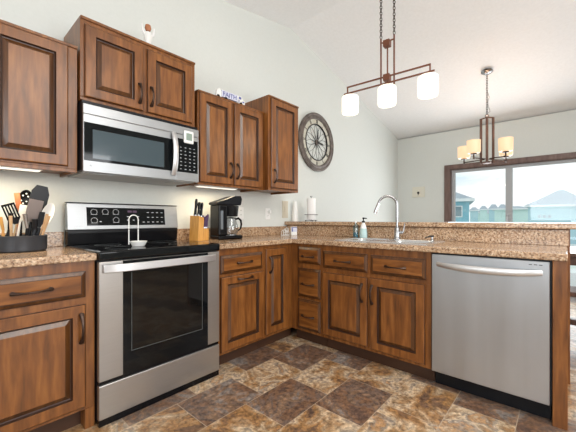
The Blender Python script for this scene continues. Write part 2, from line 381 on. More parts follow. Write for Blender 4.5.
def pull(cx, cz_, parent, length=.135, vert=False, yb=-.021):
    bm = BM(); P = []; R = []
    n = 14
    for i in range(n+1):
        t = i/n*2-1
        a = t*length/2; o = .004 + .030*(1-abs(t)**2.4)
        P.append((cx, yb-o, cz_+a) if vert else (cx+a, yb-o, cz_)); R.append(.0048+.0048*abs(t)**3)
    tube(bm, P, R, 8, 1.35)
    for s in (-1, 1):
        a = s*length/2
        p = (cx, yb, cz_+a*.96) if vert else (cx+a*.96, yb, cz_)
        tube(bm, [(p[0], yb+.001, p[2]), (p[0], yb-.009, p[2])], .0105, 10)
    return obj('handle', bm, 'bronze', parent, True)
def base_body(w, depth, parent, kick=.07, z1=.875, left_to_floor=None, name='body', toe=True):
    bm = BM(); t = .001
    box(bm, t, w-t, 0, depth, .105, z1)
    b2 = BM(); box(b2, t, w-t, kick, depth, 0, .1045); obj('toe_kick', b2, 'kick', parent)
    return obj(name, bm, 'wood', parent)

# --- left base cabinet
t_ = thing('base_cabinet', 'stained wood base cabinet left of the range with one drawer over one door', 'cabinet', (-2.13, -.61, 0))
W = .532
base_body(W, .608, t_)
bm = BM(); box(bm, W-.045, W-.001, -.001, .0695, 0, .104); obj('foot', bm, 'wood', t_)
d = drawer(.04, W-.045, .69, .824, t_); pull(.268, .757, d, .145)
d = door(.04, W-.045, .124, .654, t_); pull(W-.067, .535, d, .145, True)
# --- right of range
t_ = thing('base_cabinet', 'stained wood base cabinet just right of the range, wide drawer over pull-out door', 'cabinet', (-.83, -.61, 0))
W = .475; base_body(W, .608, t_)
d = drawer(.036, .450, .693, .826, t_); pull(.253, .762, d, .14)
d = door(.036, .462, .125, .670, t_, 'pull_out_door'); pull(.26, .640, d, .14)
t_ = thing('corner_cabinet', 'stained wood corner base cabinet with narrow tall door beside the inner counter corner', 'cabinet', (-.355, -.61, 0))
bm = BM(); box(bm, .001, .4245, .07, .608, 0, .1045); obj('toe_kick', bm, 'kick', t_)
bm = BM(); box(bm, .001, .95, .0005, .608, .105, .875); obj('body', bm, 'wood', t_)
d = door(.013, .279, .132, .842, t_, 'narrow_door'); pull(.055, .71, d, .13, True)
# --- peninsula run (local x -> world -y, local y -> world +x)
t_ = thing('drawer_cabinet', 'stained wood cabinet with a stack of three small drawers at the inner corner', 'cabinet', (0, -.611, 0), -PI/2)
W = .339; base_body(W, .60, t_)
for z0, z1 in ((.706, .848), (.413, .662), (.130, .392)):
    d = drawer(.082, .328, z0, z1, t_); pull(.202, (z0+z1)/2-.01, d, .125)
t_ = thing('sink_cabinet', 'wide stained wood sink cabinet with two false drawer fronts over two doors', 'cabinet', (0, -.951, 0), -PI/2)
W = .870
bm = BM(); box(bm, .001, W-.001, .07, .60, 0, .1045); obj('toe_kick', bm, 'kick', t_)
bm = BM(); box(bm, .001, W-.001, 0, .60, .105, .66)
box(bm, .001, W-.001, 0, .02, .6605, .875); box(bm, .001, .02, .0205, .60, .6605, .875); box(bm, W-.02, W-.001, .0205, .60, .6605, .875)
obj('body', bm, 'wood', t_)
d = drawer(.014, .417, .691, .829, t_, name='false_drawer_front'); pull(.205, .757, d, .14)
d = drawer(.443, .838, .689, .827, t_, name='false_drawer_front'); pull(.635, .755, d, .14)
d = door(.010, .417, .136, .652, t_); pull(.376, .535, d, .135, True)
d = door(.438, .833, .128, .657, t_); pull(.459, .535, d, .135, True)
# --- dishwasher
t_ = thing('dishwasher', 'stainless steel dishwasher at the end of the peninsula', 'dishwasher', (0, -1.826, 0), -PI/2)
bm = BM(); box(bm, .001, .600, -.004, .57, .11, .873); obj('body', bm, 'satin', t_)
bm = BM(); box(bm, .003, .597, .06, .09, .0, .108); box(bm, .003, .597, .0905, .5, .002, .108); obj('kick_plate', bm, 'satin', t_)
bm = BM(); box(bm, .004, .592, -.027, -.0045, .112, .866); dd = obj('door', bm, 'steelv', t_, bevel=.004)
bm = BM(); P = []; n = 18
for i in range(n+1):
    s = i/n*2-1; P.append((.3+s*.262, -.03-.042*(1-abs(s)**3.5), .806-.010*(1-s*s)))
tube(bm, P, [.015+.006*(1-abs(i/n*2-1)**2) for i in range(n+1)], 14, .45, up=(0, 0, 1)); obj('handle', bm, 'steelb', dd, True)
bm = BM()
for k in range(3): box(bm, .505+k*.022, .519+k*.022, -.0278, -.0268, .845, .8485)
obj('control_marks', bm, 'satin', dd)
# --- end panel of the peninsula
bm = BM(); box(bm, -.001, .60, -2.489, -2.4285, 0, .875)
tag(obj('end_panel', bm, 'wood', bevel=.002), 'tall stained wood end panel closing the peninsula beside the dishwasher', 'cabinet panel')

# ------------------------------------------------------------------ counters
def cells(bm, xs, ys, z0, z1, keep):
    V = {}
    def v(i, j, z):
        k = (i, j, z)
        if k not in V: V[k] = bm.verts.new((xs[i], ys[j], z))
        return V[k]
    nx, ny = len(xs)-1, len(ys)-1
    on = lambda i, j: 0 <= i < nx and 0 <= j < ny and keep((xs[i]+xs[i+1])/2, (ys[j]+ys[j+1])/2)
    for i in range(nx):
        for j in range(ny):
            if not on(i, j): continue
            bm.faces.new((v(i,j,z1), v(i+1,j,z1), v(i+1,j+1,z1), v(i,j+1,z1))); bm.faces.new((v(i,j,z0), v(i,j+1,z0), v(i+1,j+1,z0), v(i+1,j,z0)))
            if not on(i-1, j): bm.faces.new((v(i,j,z0), v(i,j,z1), v(i,j+1,z1), v(i,j+1,z0)))
            if not on(i+1, j): bm.faces.new((v(i+1,j,z0), v(i+1,j+1,z0), v(i+1,j+1,z1), v(i+1,j,z1)))
            if not on(i, j-1): bm.faces.new((v(i,j,z0), v(i+1,j,z0), v(i+1,j,z1), v(i,j,z1)))
            if not on(i, j+1): bm.faces.new((v(i,j+1,z0), v(i,j+1,z1), v(i+1,j+1,z1), v(i+1,j+1,z0)))
t_ = thing('countertop', 'speckled brown granite countertop with backsplash left of the range', 'countertop', (-1.86, -.3, .876))
bm = BM(); box(bm, -.27, .263, -.345, .299, 0, .038); obj('slab', bm, 'granite', t_, bevel=.007, seg=3)
bm = BM(); box(bm, -.27, .263, .28, .2995, .0385, .133); obj('backsplash', bm, 'granite', t_, bevel=.003)
t_ = thing('countertop', 'l-shaped speckled granite countertop with backsplash running from the range to the peninsula end', 'countertop', (0, 0, .876))
bm = BM()
cells(bm, [-.831, -.035, .095, .515, .598], [-2.489, -1.745, -1.035, -.645, -.001], 0, .038,
      lambda x, y: (y > -.645 or x > -.035) and not (.095 < x < .515 and -1.745 < y < -1.035))
obj('slab', bm, 'granite', t_, bevel=.007, seg=3)
bm = BM(); box(bm, -.831, .598, -.021, -.001, .0385, .133); obj('backsplash', bm, 'granite', t_, bevel=.003)
# pony wall, riser and raised bar
bm = BM(); box(bm, .618, .74, -2.503, -.001, 0, 1.024); struct('wall_peninsula', bm, ['wood'])
bm = BM(); box(bm, .599, .6175, -2.495, -.0225, .9145, 1.020)
tag(obj('riser_panel', bm, 'granite', bevel=.002), 'long granite facing strip standing between the sink counter and the raised bar', 'backsplash')
bm = BM(); box(bm, .57, .96, -2.56, -.001, 1.0255, 1.065)
tag(obj('bar_top', bm, 'granite', bevel=.008, seg=3), 'raised speckled granite bar top along the back of the peninsula', 'bar top')

# ------------------------------------------------------------------ sink and faucet
t_ = thing('kitchen_sink', 'double bowl stainless sink set in the peninsula counter', 'sink', (.305, -1.39, .914))
bm = BM(); x0, x1, y0, y1 = -.225, .225, -.37, .37
def bowl(bm, ax0, ax1, ay0, ay1, top, dep):
    prev = None
    for ins, z in ((0, top), (.006, top-.006), (.012, top-.03), (.02, top-dep+.02), (.04, top-dep)):
        r = []; rad = .06-ins*.3
        for cx_, cy_, a in ((ax1-ins-rad, ay1-ins-rad, 0), (ax0+ins+rad, ay1-ins-rad, 90), (ax0+ins+rad, ay0+ins+rad, 180), (ax1-ins-rad, ay0+ins+rad, 270)):
            for k in range(6): t = math.radians(a+k*18); r.append(bm.verts.new((cx_+rad*math.cos(t), cy_+rad*math.sin(t), z)))
        if prev:
            for k in range(len(r)): bm.faces.new((prev[k], prev[(k+1) % len(r)], r[(k+1) % len(r)], r[k]))
        else: first = r
        prev = r
    bm.faces.new(prev); return first
f1 = bowl(bm, -.17, .14, -.335, -.015, .006, .18); f2 = bowl(bm, -.17, .14, .015, .335, .006, .18)
e = []
def edges(l): return [bm.edges.get((l[k], l[(k+1) % len(l)])) for k in range(len(l))]
o_ = [bm.verts.new(p) for p in ((x0, y0, .006), (x1, y0, .006), (x1, y1, .006), (x0, y1, .006))]
for k in range(4): bm.edges.new((o_[k], o_[(k+1) % 4]))
bmesh.ops.triangle_fill(bm, edges=edges(f1)+edges(f2)+edges(o_), use_beauty=True)
o2 = [bm.verts.new((v.co.x*1.02, v.co.y*1.01, .0004)) for v in o_]
for k in range(4): bm.faces.new((o_[k], o_[(k+1) % 4], o2[(k+1) % 4], o2[k]))
obj('basin', bm, 'sinksteel', t_, True)
for s in (-1, 1):
    bm = BM(); lathe(bm, [(.0, .002), (.02, .002), (.032, .004), (.036, .001), (.036, 0)], (-.015, s*.175, -.1735), 20); obj('drain', bm, 'chrome', t_, True)
t_ = thing('faucet', 'tall chrome gooseneck pull-down faucet behind the sink', 'faucet', (.500, -1.385, .921))
bm = BM(); lathe(bm, [(0, 0), (.030, 0), (.030, .004), (.024, .010), (.023, .09), (.016, .10), (.013, .102)], (0, 0, 0), 24); obj('base', bm, 'nickel', t_, True)
u = Vector((-.52, .85, 0)).normalized(); R_ = .078
P = [Vector((0, 0, .10)), Vector((0, 0, .2)), Vector((0, 0, .28))]
for k in range(1, 15): a = PI*k/14*.93; P.append(u*(R_-R_*math.cos(a)) + Vector((0, 0, .293+R_*math.sin(a)*1.0)))
bm = BM(); tube(bm, P, .0115, 14); obj('spout', bm, 'nickel', t_, True)
q = P[-1]; dwn = (P[-1]-P[-2]).normalized()
bm = BM(); tube(bm, [q-dwn*.002, q+dwn*.02, q+dwn*.07, q+dwn*.095], [.0125, .0145, .018, .0165], 16); obj('spray_head', bm, 'chrome', t_, True)
bm = BM(); tube(bm, [(0, 0, .055), (.01, -.045, .058)], .013, 12); tube(bm, [(.01, -.045, .052), (.012, -.052, .075), (.014, -.060, .125), (.014, -.062, .135)], [.008, .0065, .005, .005], 10); obj('lever', bm, 'nickel', t_, True)
t_ = thing('soap_dispenser', 'small dark soap dispenser spout fixed at the right rear of the sink', 'soap dispenser', (.495, -1.675, .9205))
bm = BM(); lathe(bm, [(0, 0), (.018, 0), (.016, .006), (.008, .010), (.008, .03), (0, .03)], (0, 0, 0), 16); obj('base', bm, 'nickel', t_, True)
bm = BM(); tube(bm, [(.005, -.01, .034), (-.02, .015, .033), (-.045, .04, .020)], [.008, .006, .005], 10); obj('spout', bm, 'iron', t_, True)

# ------------------------------------------------------------------ range
t_ = thing('range', 'stainless steel electric range with black glass cooktop', 'range', (-1.594, -.63, 0))
W = .760
bm = BM(); box(bm, .001, W-.001, 0, .60, .02, .885); obj('body', bm, 'satin', t_)
bm = BM(); box(bm, .0, W, -.042, .605, .872, .923); obj('cooktop', bm, 'bglass', t_, bevel=.012, seg=4)
for cx_, cy_, r in ((.19, .12, .105), (.56, .12, .085), (.19, .40, .075), (.56, .40, .10)):
    bm = BM(); lathe(bm, [(r-.0012, 0), (r-.0012, .0005), (r+.0012, .0005), (r+.0012, 0)], (cx_, cy_, .9232), 48)
    obj('burner_ring', bm, 'dimgrey', t_)
bm = BM(); box(bm, 0, W, -.03, -.001, .236, .866)
dd = obj('oven_door', bm, 'steel', t_, bevel=.004)
bm = BM(); box(bm, .119, .664, -.0325, -.0305, .238, .864); gl = obj('door_glass', bm, 'bglass', dd)
bm = BM(); box(bm, .165, .618, -.0345, -.0328, .36, .80); obj('window', bm, 'oveng', gl)
bm = BM()
for a in ((.163, .165, .36, .80), (.618, .6205, .36, .80), (.163, .6205, .3575, .36)): box(bm, a[0], a[1], -.0352, -.0330, a[2], a[3])
obj('window_border', bm, 'dimgrey', gl)
bm = BM(); n = 20; pr_ = []
def hprof(s): return -.046-.030*(1-abs(s)**6)
for zz in (.808, .852):
    for i in range(n+1): s = i/n*2-1; pr_.append((.37+s*.353, hprof(s), zz-.0))
fr = [bm.verts.new(p) for p in pr_]; bk = [bm.verts.new((p[0], p[1]+.014, p[2])) for p in pr_]
for i in range(n):
    a, b_ = i, i+1; c_, d_ = i+n+1, i+n+2
    bm.faces.new((fr[a], fr[b_], fr[d_], fr[c_])); bm.faces.new((bk[b_], bk[a], bk[c_], bk[d_])); bm.faces.new((fr[b_], fr[a], bk[a], bk[b_])); bm.faces.new((fr[c_], fr[d_], bk[d_], bk[c_]))
for a, c_ in ((0, n+1), (n, 2*n+1)): bm.faces.new((fr[a], fr[c_], bk[c_], bk[a]))
for s in (-1, 1): box(bm, .37+s*.34-.012, .37+s*.34+.012, -.046, -.0305, .815, .845)
obj('handle', bm, 'steelb', dd, True, bevel=.004)
bm = BM(); box(bm, 0, W, -.03, -.001, .036, .216); obj('drawer', bm, 'steel', t_, bevel=.004)
bm = BM(); box(bm, .002, W-.002, -.02, -.0012, .217, .235); box(bm, .002, W-.002, -.026, -.0012, .0, .035); obj('trim_strip', bm, 'black', t_)
# backguard
bm = BM(); poly(bm, [(0, .545, .9235), (0, .6, .9235), (0, .6, 1.02), (0, .535, 1.02), (0, .535, 1.0)], (W, 0, 0)); bgd = obj('backguard_base', bm, 'black', t_, bevel=.003)
bm = BM(); poly(bm, [(-.002, .532, 1.021), (-.002, .6, 1.021), (-.002, .6, 1.197), (-.002, .555, 1.197)], (W+.004, 0, 0)); bgp = obj('backguard', bm, 'steelm', t_, bevel=.004)
bm = BM(); box(bm, -.0025, W+.0025, .553, .601, 1.1975, 1.203); obj('top_cap', bm, 'black', bgp)
sl = (.555-.532)/(1.197-1.021)
def onp(z, o): return .532+sl*(z-1.021)-o
def pbox(bm, x0, x1, z0, z1, o0, o1):
    v = [bm.verts.new(p) for p in ((x0, onp(z0, o1), z0), (x1, onp(z0, o1), z0), (x1, onp(z1, o1), z1), (x0, onp(z1, o1), z1), (x0, onp(z0, o0), z0), (x1, onp(z0, o0), z0), (x1, onp(z1, o0), z1), (x0, onp(z1, o0), z1))]
    for f in ((0,1,2,3),(7,6,5,4),(0,4,5,1),(1,5,6,2),(2,6,7,3),(3,7,4,0)): bm.faces.new([v[i] for i in f])
bm = BM(); pbox(bm, .108, .652, 1.048, 1.172, .0005, .002); cp = obj('control_panel', bm, 'bglass', bgp)
for cx_, cy_ in ((.152, 1.140), (.222, 1.142), (.290, 1.142), (.152, 1.083), (.290, 1.085)):
    bm = BM()
    for k in range(20):
        if k in (14, 15, 16): continue
        a0 = 2*PI*k/20; r = .019
        pbox(bm, cx_+r*math.cos(a0)-.0021, cx_+r*math.cos(a0)+.0021, cy_+r*math.sin(a0)-.0017, cy_+r*math.sin(a0)+.0017, .002, .003)
    pbox(bm, cx_-.020, cx_+.020, cy_-.018, cy_-.0158, .002, .003)
    obj('dial_marking', bm, 'grey', cp)
def btn(x0, x1, z0, z1, m='marks'):
    bm = BM(); pbox(bm, x0, x1, z0, z1, .002, .003); obj('touch_button', bm, m, cp)
for i in range(5):
    for j in range(3):
        if i < 1 and j: continue
        btn(.475+i*.036, .490+i*.036, 1.068+j*.036, 1.072+j*.036)
for cx_, cy_ in ((.37, 1.085), (.41, 1.085), (.445, 1.085), (.37, 1.11), (.445, 1.11), (.19, 1.075)): btn(cx_-.006, cx_+.006, cy_-.0025, cy_+.0025)
bm = BM(); pbox(bm, .37, .40, 1.14, 1.155, .002, .003); pbox(bm, .406, .436, 1.14, 1.155, .002, .003); obj('clock_display', bm, mat('dim_violet_digits', (.07, .03, .07), .4), cp)
bm = BM(); tube(bm, [(.05+.011*math.cos(a*.6), onp(1.04, .001), 1.04+.011*math.sin(a*.6)) for a in range(9)], .0012, 6); obj('badge', bm, 'grey', bgp)
# wire spoon rest on the cooktop
t_ = thing('spoon_rest', 'white wire ladle stand with small dish standing on the black cooktop', 'spoon rest', (-1.31, -.47, .9240))
bm = BM(); P = [(.0, 0, .012)]
for k in range(0, 13): a = PI*k/12; P.append((-.028+.028*math.cos(PI-a)*-1 if 0 else .028*math.cos(a)-.028+.028-.03, 0, .17+.028*math.sin(a)))
P = [(-.002, 0, .012)]+[( -.03+.028*math.cos(PI*k/12), 0, .165+.028*math.sin(PI*k/12)) for k in range(13)]+[(-.058, 0, .012)]
tube(bm, P, .0032, 8); obj('wire_loop', bm, 'white', t_, True)
bm = BM(); lathe(bm, [(0, 0), (.035, 0), (.05, .026), (.052, .030), (.047, .029), (.034, .006), (0, .005)], (0, 0, 0), 24); obj('dish', bm, 'white', t_, True)

# ------------------------------------------------------------------ microwave
t_ = thing('microwave', 'stainless over-the-range microwave under the short upper cabinet', 'microwave', (-1.594, -.38, 0))
W = .76
bm = BM(); box(bm, .001, W-.001, 0, .379, 1.378, 1.785); obj('body', bm, 'satin', t_)
bm = BM(); box(bm, 0, W, -.022, -.001, 1.704, 1.762); obj('vent_strip', bm, 'steelm', t_, bevel=.003)
bm = BM(); box(bm, 0, .574, -.024, -.001, 1.368, 1.7025); dd = obj('door', bm, 'steelm', t_, bevel=.003)
bm = BM(); box(bm, .004, .556, -.0255, -.0242, 1.432, 1.655); gl = obj('door_glass', bm, 'bglass', dd)
bm = BM(); box(bm, .048, .485, -.0265, -.0257, 1.448, 1.618); obj('window', bm, 'mwglass', gl)
bm = BM(); n = 16; P = []
for i in range(n+1): s = i/n*2-1; P.append((.553+.000*s, -.03-.034*(1-abs(s)**2.4), 1.555+s*.150))
tube(bm, P, .019, 12, .5, up=(1, 0, 0)); obj('handle', bm, 'steelb', dd, True)
bm = BM(); box(bm, .576, W, -.022, -.001, 1.368, 1.7025); cpn = obj('control_panel', bm, 'steelm', t_, bevel=.003)
bm = BM(); box(bm, .584, W-.010, -.024, -.0222, 1.432, 1.672); kp = obj('keypad', bm, 'bglass', cpn)
for j in range(7):
    for i in range(4):
        x = .606+i*.036; z = 1.452+j*.026
        bm = BM(); box(bm, x, x+(.014 if (i+j) % 3 else .010), -.0248, -.0241, z, z+.005); obj('key', bm, 'grey', kp)
bm = BM(); box(bm, .64, .69, -.0248, -.0241, 1.645, 1.655); obj('display', bm, 'grey', kp)
bm = BM(); box(bm, .02, W-.02, .01, .36, 1.366, 1.3775); box(bm, .05, .18, .02, .15, 1.362, 1.3655); box(bm, .58, .71, .02, .15, 1.362, 1.3655); obj('underside_grille', bm, 'grey', t_)
bm = BM(); lathe(bm, [(0, 0), (.006, 0), (.006, .001), (0, .001)], (.04, -.0241, 1.405), 12, 'y'); obj('badge', bm, 'grey', dd)
t_ = thing('kitchen_timer', 'small white digital timer stuck on the top right of the microwave', 'timer', (-.925, -.4058, 1.69)); t_.scale = (1.15, 1, 1.2)
bm = BM(); box(bm, -.034, .034, -.014, 0, -.038, .038); obj('case', bm, 'white', t_, bevel=.010, seg=3)
bm = BM(); box(bm, -.020, .020, -.0155, -.0142, -.020, .022); sc_ = obj('screen', bm, 'lcd', t_)

# ------------------------------------------------------------------ upper cabinets
def upper(label, x0, x1, depth, z0, z1, name='upper_cabinet'):
    t = thing(name, label, 'cabinet', (x0, -depth, z0)); w = x1-x0; h = z1-z0
    bm = BM(); box(bm, 0, w, 0, depth-.001, .02, h); box(bm, 0, w, 0, .018, 0, .0195); box(bm, 0, .014, .0185, depth-.001, 0, .0195); box(bm, w-.014, w, .0185, depth-.001, 0, .0195)
    obj('body', bm, 'wood', t, bevel=.0015)
    bm = BM(); box(bm, 0, w, -.010, -.0005, h-.016, h); obj('top_moulding', bm, 'wood', t, bevel=.002)
    return t
t_ = upper('wooden wall cabinet at the far left above the utensil crock', -2.03, -1.6025, .325, 1.365, 2.106)
d = door(.03, .380, .030, .722, t_); pull(.06, .1, d, .12, True)
t_ = upper('short raised wooden wall cabinet over the microwave', -1.594, -.834, .346, 1.797, 2.289)
d = door(.020, .362, .018, .448, t_); pull(.336, .127, d, .125, True)
d = door(.390, .728, .018, .448, t_); pull(.414, .127, d, .125, True)
t_ = upper('two-door wooden wall cabinet right of the microwave above the coffee maker', -.795, -.0825, .325, 1.365, 2.106)
d = door(.010, .334, .018, .722, t_); pull(.308, .14, d, .125, True)
d = door(.354, .690, .018, .722, t_); pull(.380, .14, d, .125, True)
t_ = upper('tall single-door wooden wall cabinet beside the round wall clock', -.081, .358, .390, 1.365, 2.260)
d = door(.026, .414, .024, .868, t_); pull(.062, .135, d, .125, True)

# under-cabinet lights
def ucl(label, xa, xb, y):
    t = thing('undercabinet_light', label, 'light', ((xa+xb)/2, y, 1.3835), 0, 'undercabinet lights')
    l = (xb-xa)/2
    bm = BM(); box(bm, -l, l, -.03, .03, -.022, 0); obj('housing', bm, 'white', t, bevel=.004)
    bm = BM(); box(bm, -l+.01, l-.01, -.024, .024, -.026, -.0225); obj('diffuser', bm, 'led', t)
    L = area('undercabinet_lamp', ((xa+xb)/2, y, 1.352), ((xa+xb)/2, y+.0001, 0), (xb-xa)*.9, .04, 2.4, (1, .80, .52)); L.parent = None
ucl('slim white light strip under the far left wall cabinet', -2.0, -1.76, -.27)
ucl('slim white light strip under the wall cabinet beside the microwave', -.74, -.33, -.22)

# ------------------------------------------------------------------ wall clock
t_ = thing('wall_clock', 'large round openwork wall clock with brown rim and roman numerals', 'clock', (1.200, -.0005, 2.105))
bm = BM(); lathe(bm, [(.304, 0), (.372, 0), (.384, .010), (.384, .026), (.366, .034), (.352, .026), (.336, .036), (.316, .038), (.304, .028)], (0, 0, 0), 72, 'y', close=True); obj('rim', bm, 'pewter', t_, True)
bm = BM(); lathe(bm, [(.243, .006), (.303, .006), (.303, .014), (.243, .014)], (0, 0, 0), 64, 'y', close=True); db = obj('dial_band', bm, 'dial', t_)
bm = BM(); lathe(bm, [(.230, .004), (.2425, .004), (.2425, .020), (.230, .020)], (0, 0, 0), 64, 'y', close=True); obj('inner_ring', bm, 'iron', t_, True)
rom = ['XII', 'I', 'II', 'III', 'IIII', 'V', 'VI', 'VII', 'VIII', 'IX', 'X', 'XI']
def stroke(bm, p, q, wd, y=-.0145, th=.002):
    p, q = Vector((p[0], 0, p[1])), Vector((q[0], 0, q[1])); d_ = (q-p).normalized(); n_ = Vector((-d_.z, 0, d_.x))*wd/2
    pts = [p+n_, q+n_, q-n_, p-n_]
    for v in pts: v.y = y
    poly(bm, pts, (0, -th, 0))
for h in range(12):
    a = PI/2-2*PI*h/12; er = Vector((math.cos(a), math.sin(a))); et = Vector((math.sin(a), -math.cos(a)))
    bm = BM(); s = rom[h]; wds = {'I': .010, 'V': .022, 'X': .022}; tot = sum(wds[c] for c in s); x = -tot/2
    for c in s:
        m_ = x+wds[c]/2; x += wds[c]
        f_ = lambda t, r: tuple(er*r + et*t)
        if c == 'I': stroke(bm, f_(m_, .250), f_(m_, .297), .005)
        elif c == 'V': stroke(bm, f_(m_, .250), f_(m_-.008, .297), .005); stroke(bm, f_(m_, .250), f_(m_+.008, .297), .003)
        else: stroke(bm, f_(m_+.008, .250), f_(m_-.008, .297), .005); stroke(bm, f_(m_-.008, .250), f_(m_+.008, .297), .003)
    obj('numeral', bm, 'iron', db)
bm = BM()
for k in range(12):
    a = 2*PI*k/12+.13; P = []
    for i in range(16):
        t = 2*PI*i/16; rr = .128+.098*math.cos(t); ww = .030*math.sin(t)
        P.append((rr*math.cos(a)-ww*math.sin(a), -.012, rr*math.sin(a)+ww*math.cos(a)))
    loop_tube(bm, P, .0024, 5)
obj('scrollwork', bm, 'iron', t_, True)
bm = BM(); lathe(bm, [(0, .008), (.032, .008), (.034, .022), (.018, .030), (0, .034)], (0, 0, 0), 24, 'y'); obj('hub', bm, 'pewter', t_, True)
bm = BM(); poly(bm, [(-.007, -.031, -.02), (.007, -.031, -.02), (.010, -.031, .12), (0, -.031, .20), (-.010, -.031, .12)], (0, -.003, 0)); obj('minute_hand', bm, 'iron', t_)
bm = BM(); poly(bm, [(-.02, -.035, -.007), (-.02, -.035, .007), (.09, -.035, -.002), (.13, -.035, -.022), (.09, -.035, -.022)], (0, -.003, 0)); obj('hour_hand', bm, 'iron', t_)

# ------------------------------------------------------------------ pendants
def chain(bm, p, q, link=.034, r=.0032, w_=.009):
    p, q = Vector(p), Vector(q); n = max(2, int((q-p).length/(link*.72))); d_ = (q-p)/n; t = d_.normalized(); a = t.orthogonal().normalized(); b_ = t.cross(a)
    for i in range(n):
        c_ = p+d_*(i+.5); s = a if i % 2 else b_
        loop_tube(bm, [c_+t*(link/2*math.cos(2*PI*k/10))+s*(w_*math.sin(2*PI*k/10)) for k in range(10)], r, 5)
def drum(bm, r, h, c=(0, 0, 0)):
    lathe(bm, [(r*.25, h), (r*.9, h), (r*.98, h-.006), (r, h-.02), (r, .03), (r*.97, .008), (r*.9, 0), (r*.4, -.002), (r*.2, 0), (r*.2, .006), (r*.85, .008), (r*.94, .03), (r*.94, h-.015), (r*.25, h-.008)], c, 36, close=True)
t_ = thing('pendant_light', 'bronze linear pendant with three white drum shades over the peninsula', 'ceiling lamp', (.35, -1.36, 2.23), .068)
zc = cz(.35)-2.23
def sqbar(bm, p, q, s=.009):
    x0, x1 = sorted((p[0], q[0])); y0, y1 = sorted((p[1], q[1])); z0, z1 = sorted((p[2], q[2])); box(bm, x0-s/2, x1+s/2, y0-s/2, y1+s/2, z0-s/2, z1+s/2)
bm = BM()
sqbar(bm, (0, -.365, 0), (0, .392, 0), .011); sqbar(bm, (0, -.338, .055), (0, .362, .055), .011)
sqbar(bm, (0, -.338, .006), (0, -.338, .05), .010); sqbar(bm, (0, .362, .006), (0, .362, .05), .010)
obj('cross_bar', bm, 'copper', t_)
bm = BM()
for s in (-1, 1): sqbar(bm, (.013, s*.056, -.02), (.013, s*.056, .385), .011); sqbar(bm, (-.013, s*.056, -.02), (-.013, s*.056, .385), .011) if 0 else None
sqbar(bm, (0.013, 0, 0), (.013, 0, .36), .009); sqbar(bm, (.013, -.056, .355), (.013, .056, .355), .009)
for zz in (.02, .305): box(bm, -.022, .03, -.026, .026, zz, zz+.05)
obj('stem_frame', bm, 'copper', t_)
for s in (-1, 1):
    bm = BM(); chain(bm, (.013, s*.056, .395), (.013, s*.056, zc-.012)); obj('chain', bm, 'bronze', t_)
bm = BM(); box(bm, -.045, .07, -.11, .11, zc-.014, zc+.004); obj('canopy', bm, 'bronze', t_)
for yy in (.337, 0, -.322):
    bm = BM(); lathe(bm, [(0, -.008), (.022, -.010), (.026, -.030), (0, -.030)], (0, yy, 0), 16); obj('shade_holder', bm, 'copper', t_, True)
    bm = BM(); drum(bm, .076, .152, (0, yy, -.186)); obj('shade', bm, 'shade', t_, True)
l = bpy.data.lights.new('pendant_bulbs', 'POINT'); 
for i, yy in enumerate((.34, 0, -.35)):
    lo = bpy.data.objects.new('pendant_bulb', l); col.objects.link(lo); lo.parent = t_; lo.location = (0, yy, -.26)
l.energy = 2.0; l.color = (1, .85, .65); l.shadow_soft_size = .06

CX, CY = 2.50, -1.73
t_ = thing('chandelier', 'bronze four-light chandelier with amber glass shades hanging before the patio door', 'ceiling lamp', (CX, CY, 1.80))
zc = cz(CX)-1.80
bm = BM(); lathe(bm, [(0, 0), (.062, 0), (.068, -.008), (.05, -.022), (.012, -.034), (0, -.034)], (0, 0, 0), 28)
o = obj('canopy', bm, 'nickel', t_, True, loc=(0, 0, zc), rot=(0, math.atan(SR), 0))
bm = BM(); chain(bm, (0, 0, zc-.03), (0, 0, .625), .040, .0030, .010); obj('chain', bm, 'bronze', t_)
bm = BM(); P = [(.0, .0, .63)]+[(.02+.012*math.sin(i*.9), -.02-.012*math.cos(i*.7), .63+.03*i) for i in range(1, 8)]+[(0, 0, .93)]; tube(bm, P, .0022, 5); obj('cord', bm, 'bronze', t_)
bm = BM(); loop_tube(bm, [(.022*math.cos(2*PI*k/14)*.66, -.022*math.cos(2*PI*k/14)*.75, .60+.022*math.sin(2*PI*k/14)) for k in range(14)], .004, 6)
A4 = [math.radians(a) for a in (-110.5, -31.5, 70.5, 151.5)]; AR = [.22, .32, .30, .23]
for k in range(4):
    px, py = .066*math.cos(k*PI/2+.15), .066*math.sin(k*PI/2+.15)
    tube(bm, [(px, py, .0), (px, py, .575)], .0145, 4); tube(bm, [(px, py, .57), (0, 0, .585)], .008, 4)
tube(bm, [(0, 0, .02), (0, 0, .59)], .006, 8); box(bm, -.04, .04, -.04, .04, .0, .02); obj('body_frame', bm, 'brownm', t_)
for a, R_ in zip(A4, AR):
    c_, s_ = math.cos(a), math.sin(a)
    bm = BM(); tube(bm, [(.03*c_, .03*s_, .055), (R_*c_, R_*s_, .055)], .007, 4); tube(bm, [(R_*c_, R_*s_, .035), (R_*c_, R_*s_, .10)], .009, 8); obj('arm', bm, 'bronze', t_)
    bm = BM(); lathe(bm, [(0, .095), (.03, .095), (.038, .108), (0, .108)], (R_*c_, R_*s_, 0), 18); obj('cup', bm, 'bronze', t_, True)
    bm = BM(); lathe(bm, [(.03, .110), (.068, .112), (.076, .13), (.078, .27), (.073, .27), (.071, .132), (.03, .116)], (R_*c_, R_*s_, 0), 30, close=True); obj('shade', bm, 'shadew', t_, True)
l = bpy.data.lights.new('chandelier_bulbs', 'POINT'); l.energy = 1.8; l.color = (1, .68, .45); l.shadow_soft_size = .03
for a, R_ in zip(A4, AR):
    lo = bpy.data.objects.new('chandelier_bulb', l); col.objects.link(lo); lo.parent = t_; lo.location = (R_*math.cos(a), R_*math.sin(a), .23)

